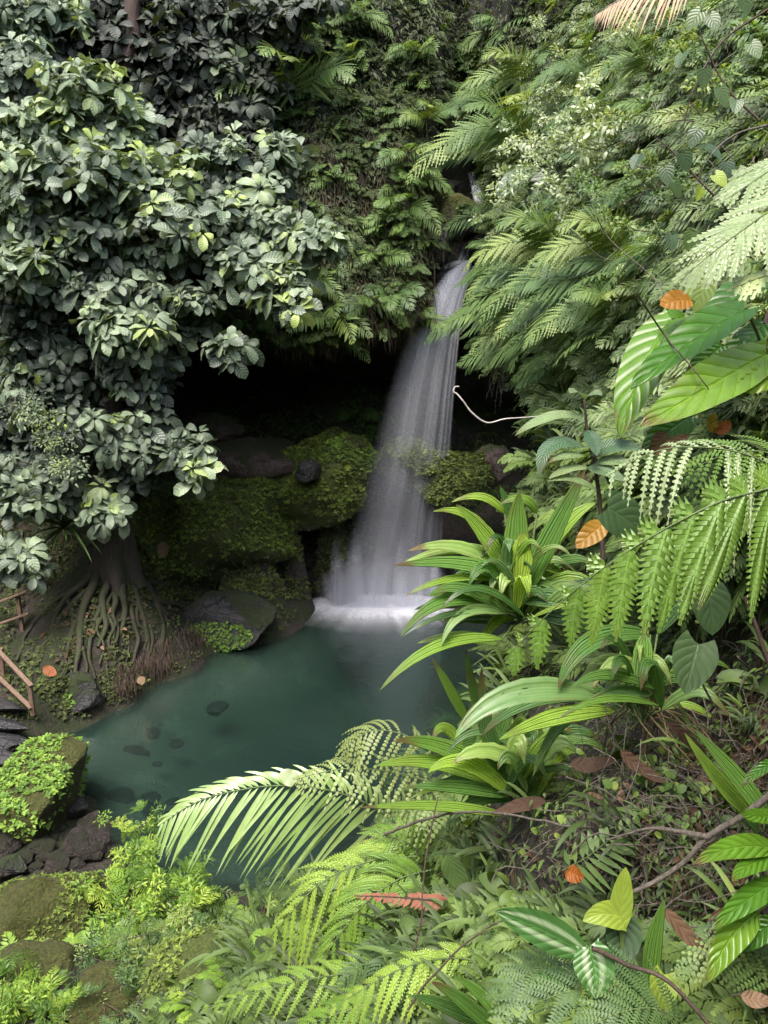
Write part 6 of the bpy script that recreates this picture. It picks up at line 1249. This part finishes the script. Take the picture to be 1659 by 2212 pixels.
o=mb.build('twig_litter',M['twig'],kind='stuff'); o['label']='tangle of thin dry twigs and roots over the bare brown soil'
DL=MB(); leaf_on(DL,bez((0,0,0),(0,.5,.12),(0,1,-.05),9),(0,0,1),.5,a=.8,b=.7,nw=2,fold=.35,wave=.05); DLp=DL.proto()
mb=MB(); U,V=sample_poly(LIT,520,rs); P,dd=hill_many(U,V); Ms=[mat4(frame(np.array([-.2,-.45,.8])+rs.normal(size=3)*.4,roll=rs.uniform(0,6)),P[i]+np.array([0,-.02,.03]),rs.uniform(.03,.10)) for i in range(520)]
mb.stamp(DLp,Ms,rs.rand(520)); 
U,V=sample_poly([(300,1220),(420,1180),(440,1320),(360,1340),(60,1480),(100,1360),(180,1300)],70,rs); Ms=[mat4(frame(np.array([0,-.4,.9])+rs.normal(size=3)*.3,roll=rs.uniform(0,6)),ground_hit(U[i],V[i])+np.array([0,0,.07]),rs.uniform(.12,.25)) for i in range(70)]
mb.stamp(DLp,Ms,rs.uniform(.4,1,70))
o=mb.build('leaf_litter',M['dead_leaf'],kind='stuff'); o['label']='dry brown leaves strewn over the bare soil and between the tree roots'
for i,(A,B,C,w,r,lab) in enumerate([((1340,1620,3.9),(1370,1660,3.9),(1440,1690,3.85),32,.3,'large brown leaf lying on the soil below the tan roots'),((1440,1560,3.9),(1480,1590,3.9),(1530,1640,3.9),30,.25,'dark brown curled leaf right of the tan roots'),((1180,1730,4.6),(1130,1735,4.6),(1060,1760,4.6),30,.3,'purplish dry strap leaf at the foot of the low pleated plant'),((1560,1960,2.9),(1570,2010,2.9),(1560,2070,2.9),80,.5,'large speckled brown dead leaf behind the lance leaves'),((1430,1960,3.0),(1480,2020,3.0),(1560,2090,2.95),34,.5,'long folded purple brown dead leaf near the lance leaves'),((1230,1650,4.3),(1280,1660,4.3),(1330,1640,4.2),36,.25,'brown dry leaf stretched beside the low pleated plant'),((1600,2150,2.6),(1630,2165,2.6),(1670,2160,2.6),34,.9,'pinkish dry leaf near the bottom corner'),((355,1170,20.6),(350,1190,20.6),(356,1205,20.6),26,.95,'pinkish dry leaf bundle lying on the mossy rock mass'),((300,1462,17.9),(305,1470,17.9),(310,1478,17.9),18,.95,'pale fallen leaf at the waterline under the roots'),((95,1440,16.9),(108,1452,16.9),(122,1458,16.9),22,.1,'yellow orange fallen leaf on the mossy stone under the roots')]):
    single_leaf(lab,A,B,C,w,'orange_leaf' if 'orange' in lab else 'dead_leaf',r,N=(-.1,-.5,.85))
# small round leaved seedlings on the dark soil
rs=np.random.RandomState(8)
for i in range(60):
    u,v=sample_poly([(1150,1780),(1320,1760),(1560,1500),(1640,1560),(1520,1720),(1400,1900),(1250,1960),(1150,1900)],1,rs); P=hill(u[0],v[0])
    if i<3: 
        mb=MB()
        for k in range(6):
            a=k*2.4; dv=np.array([math.cos(a)*.6,math.sin(a)*.3-.2,.4+.05*k]); p=dv*.07; leaf_on(mb,bez(p,p+dv*.03,p+dv*.06+np.array([0,0,-.01]),5),(0,-.5,.85),.034,a=.8,b=.55,nw=1,r=rs.rand()); tube(mb,bez((0,0,0),p*.5,p,4),.0015,4,m=1)
        if i==0: seeds=[]
        seeds.append(mb.mesh('seedling',[M['cliff_fern'],M['stem_green']]))
    o=link('seedling',seeds[i%3],loc=P+np.array([0,-.02,.03])); o.rotation_euler=(0,0,rs.uniform(-1,1)); s=rs.uniform(.7,1.4); o.scale=(s,s,s); o['label']='tiny round leaved seedling on the bare brown soil'; o['category']='seedling'; o['group']='seedlings on the bare soil'
# ---- leafy bush and herbs at the lower left
BRI=[small_leaf_cluster(60+i,46,.22,.13,.035,1.0,(.8,.85)) for i in range(4)]
def bush(label,pts,seed,n=10,sc=1.0,spread=.3,mat='bright_herb',pr=None):
    P=[ground_hit(u,v)+np.array([0,0,h]) for u,v,h in pts]; return spray_shrub('bush',label,P,M[mat],seed,n=n,sc=sc,spread=spread,protos=pr or BRI+MINI,base=ground_hit(*pts[0][:2]),cat='bush')
bush('bright green leafy bush with an upright tip at the near edge of the pool',[(330,1990,.5),(315,1960,1.0),(280,1980,.5),(370,1990,.6),(400,2000,.45),(440,1985,.4),(260,2010,.4),(350,2030,.5),(310,1930,1.15)],1,n=11,sc=.75,spread=.26)
bush('green fern and herb thicket below the bright leafy bush',[(330,2110,.4),(260,2090,.4),(400,2090,.45),(480,2080,.4),(230,2120,.3),(300,2160,.3),(380,2160,.3),(440,2150,.3)],2,n=11,sc=.65,spread=.28,mat='slope_fern')
bush('herbs in the lower corner in front of the yellow mossy rock',[(40,2190,.25),(20,2150,.3),(80,2200,.25),(120,2210,.2),(10,2215,.3)],3,n=11,sc=.6,spread=.22)
bush('low herbs around the brown mossy rock at the frame edge',[(130,2150,.15),(60,2110,.15),(180,2200,.2),(230,2210,.2),(270,2220,.2)],4,n=8,sc=.5,spread=.22,mat='slope_fern')
bush('bluish green feathery herbs in the middle of the near bank',[(560,2060,.4),(520,2030,.4),(610,2040,.45),(650,2010,.5),(580,1990,.4)],5,n=10,sc=.7,spread=.28,mat='cliff_fern',pr=MINI)
rs=np.random.RandomState(44); DF_=[join([m]) for m in []]
def ground_fern(seed,nf=8,L=.6):
    rs=np.random.RandomState(seed); out=[]
    for i in range(nf):
        a=i*2*PI/nf+rs.uniform(-.3,.3); el=rs.uniform(.5,1.1); d=np.array([math.cos(a)*math.cos(el),math.sin(a)*math.cos(el),math.sin(el)]); l=L*rs.uniform(.7,1.1); mb=MB()
        frond_on(mb,bez((0,0,0),d*l*.6,d*l*.9+np.array([math.cos(a)*.2*l,math.sin(a)*.2*l,-.35*l]),12),nz(np.array([-d[0]*.5,-d[1]*.5,1])),16,.17*l/L,.042,ang=70,a=.6,b=.75,droop=.2,kind='leaf',r=rs.uniform(.3,.9),stem=.005,seg=4); out.append(mb)
    return out
GF=[[m.mesh('frond',FERN_MATS('bright_herb')) for m in ground_fern(i)] for i in range(3)]
for i,(u,v,s,lab) in enumerate([(200,2080,.8,'feathery fern on the dark stones beside the olive boulder'),(250,2060,.9,'bright fern tuft left of the bush foot'),(300,2050,.8,'small bright fern in front of the leafy bush'),(420,2050,.9,'fern beneath the leafy bush facing the pool'),(480,2010,1.0,'bluish fern at the near water edge'),(360,2130,.8,'yellowish fern in the herb thicket'),(30,2080,.6,'tiny fern at the frame edge between the mossy rocks'),(60,2180,.7,'leafy fern in the lower corner herbs'),(520,2140,.9,'fern on the mossy brown mound near the bottom'),(450,2190,.9,'fern at the bottom edge below the brown mound'),(620,2080,.9,'fern at the foot of the bright yellow green fern'),(150,2060,.5,'small fern under the dark slab')]):
    P=ground_hit(u,v); h=hill(u,v); P=h if np.linalg.norm(h-CAM)<np.linalg.norm(P-CAM) else P
    t=thing('fern',lab,'fern',P); t.scale=(s*1.3,)*3; t.rotation_euler=(.25,0,i*1.1)
    for me in GF[i%3]: link('frond',me,t)
P=ground_hit(430,2080); b=boulder('boulder','brown mossy mound overgrown with herbs below the leafy bush',at(440,2070,9.3)+np.array([0,0,-.35]),(.75,.6,.5),'rock_moss',401,'boulder',rough=.14)
cover(b,M['moss_tuft'],'moss',700,lo=-.2,sc=.7,seed=4,mask=.42)
for (u0,v0,u1,v1,n,sd) in [(200,1820,470,2212,700,1)]:
    mb=MB(); rs=np.random.RandomState(sd); Ms=[[] for _ in range(8)]
    for i in range(n):
        u,v=rs.uniform(u0,u1),rs.uniform(v0,v1); P=ground_hit(u,v)
        if P[2]<.12 or u<300 and v<1990: continue
        k=rs.randint(8); Ms[k].append(mat4(rotz(rs.uniform(-1.5,1.5)),P+np.array([0,0,.06]),rs.uniform(.5,1.2)))
    for k in range(8): mb.stamp((MINI+SPRS)[k],Ms[k],rs.uniform(.1,.9,len(Ms[k])),m=0)
    o=mb.build('shore_herbs',M['slope_fuzz'],kind='stuff'); o['label']='low mixed herbs covering the near shore between the mossy rocks'
# ------------------------------------------------------------------ light and camera
SUN_EL,SUN_AZ=rad(66),rad(205)      # azimuth measured from +Y clockwise: behind the viewer, a little to the left
w=bpy.data.worlds.new('World'); scene.world=w; w.use_nodes=True; nt=w.node_tree; nt.nodes.clear()
sky=nt.nodes.new('ShaderNodeTexSky'); sky.sky_type='NISHITA'; sky.sun_disc=False; sky.sun_elevation=SUN_EL; sky.sun_rotation=SUN_AZ; sky.air_density=1.0; sky.dust_density=4.0; sky.ozone_density=.6
bg=nt.nodes.new('ShaderNodeBackground'); bg.inputs[1].default_value=.125; ow=nt.nodes.new('ShaderNodeOutputWorld'); nt.links.new(sky.outputs[0],bg.inputs[0]); nt.links.new(bg.outputs[0],ow.inputs[0])
sd=bpy.data.lights.new('sun','SUN'); sd.energy=1.5; sd.angle=rad(24); sd.color=(1,.97,.92); so=bpy.data.objects.new('sun',sd); COL.objects.link(so)
dv=Vector((math.sin(SUN_AZ)*math.cos(SUN_EL),math.cos(SUN_AZ)*math.cos(SUN_EL),math.sin(SUN_EL))); so.rotation_euler=dv.to_track_quat('Z','Y').to_euler(); so.location=(0,0,40)
cd=bpy.data.cameras.new('camera'); co=bpy.data.objects.new('camera',cd); COL.objects.link(co); co.location=CAM; co.rotation_euler=(PI/2-PITCH,0,0)
cd.sensor_fit='VERTICAL'; cd.sensor_height=24; cd.lens=24*FPX/2212; cd.clip_start=.05; cd.clip_end=2000
scene.camera=co
scene.view_settings.view_transform='Standard'; scene.view_settings.look='None'; scene.view_settings.exposure=EXPO; scene.view_settings.gamma=1
cy=scene.cycles; cy.max_bounces=6; cy.diffuse_bounces=3; cy.glossy_bounces=2; cy.transmission_bounces=5; cy.transparent_max_bounces=28; cy.volume_bounces=0; cy.use_denoising=True; cy.caustics_reflective=False; cy.caustics_refractive=False
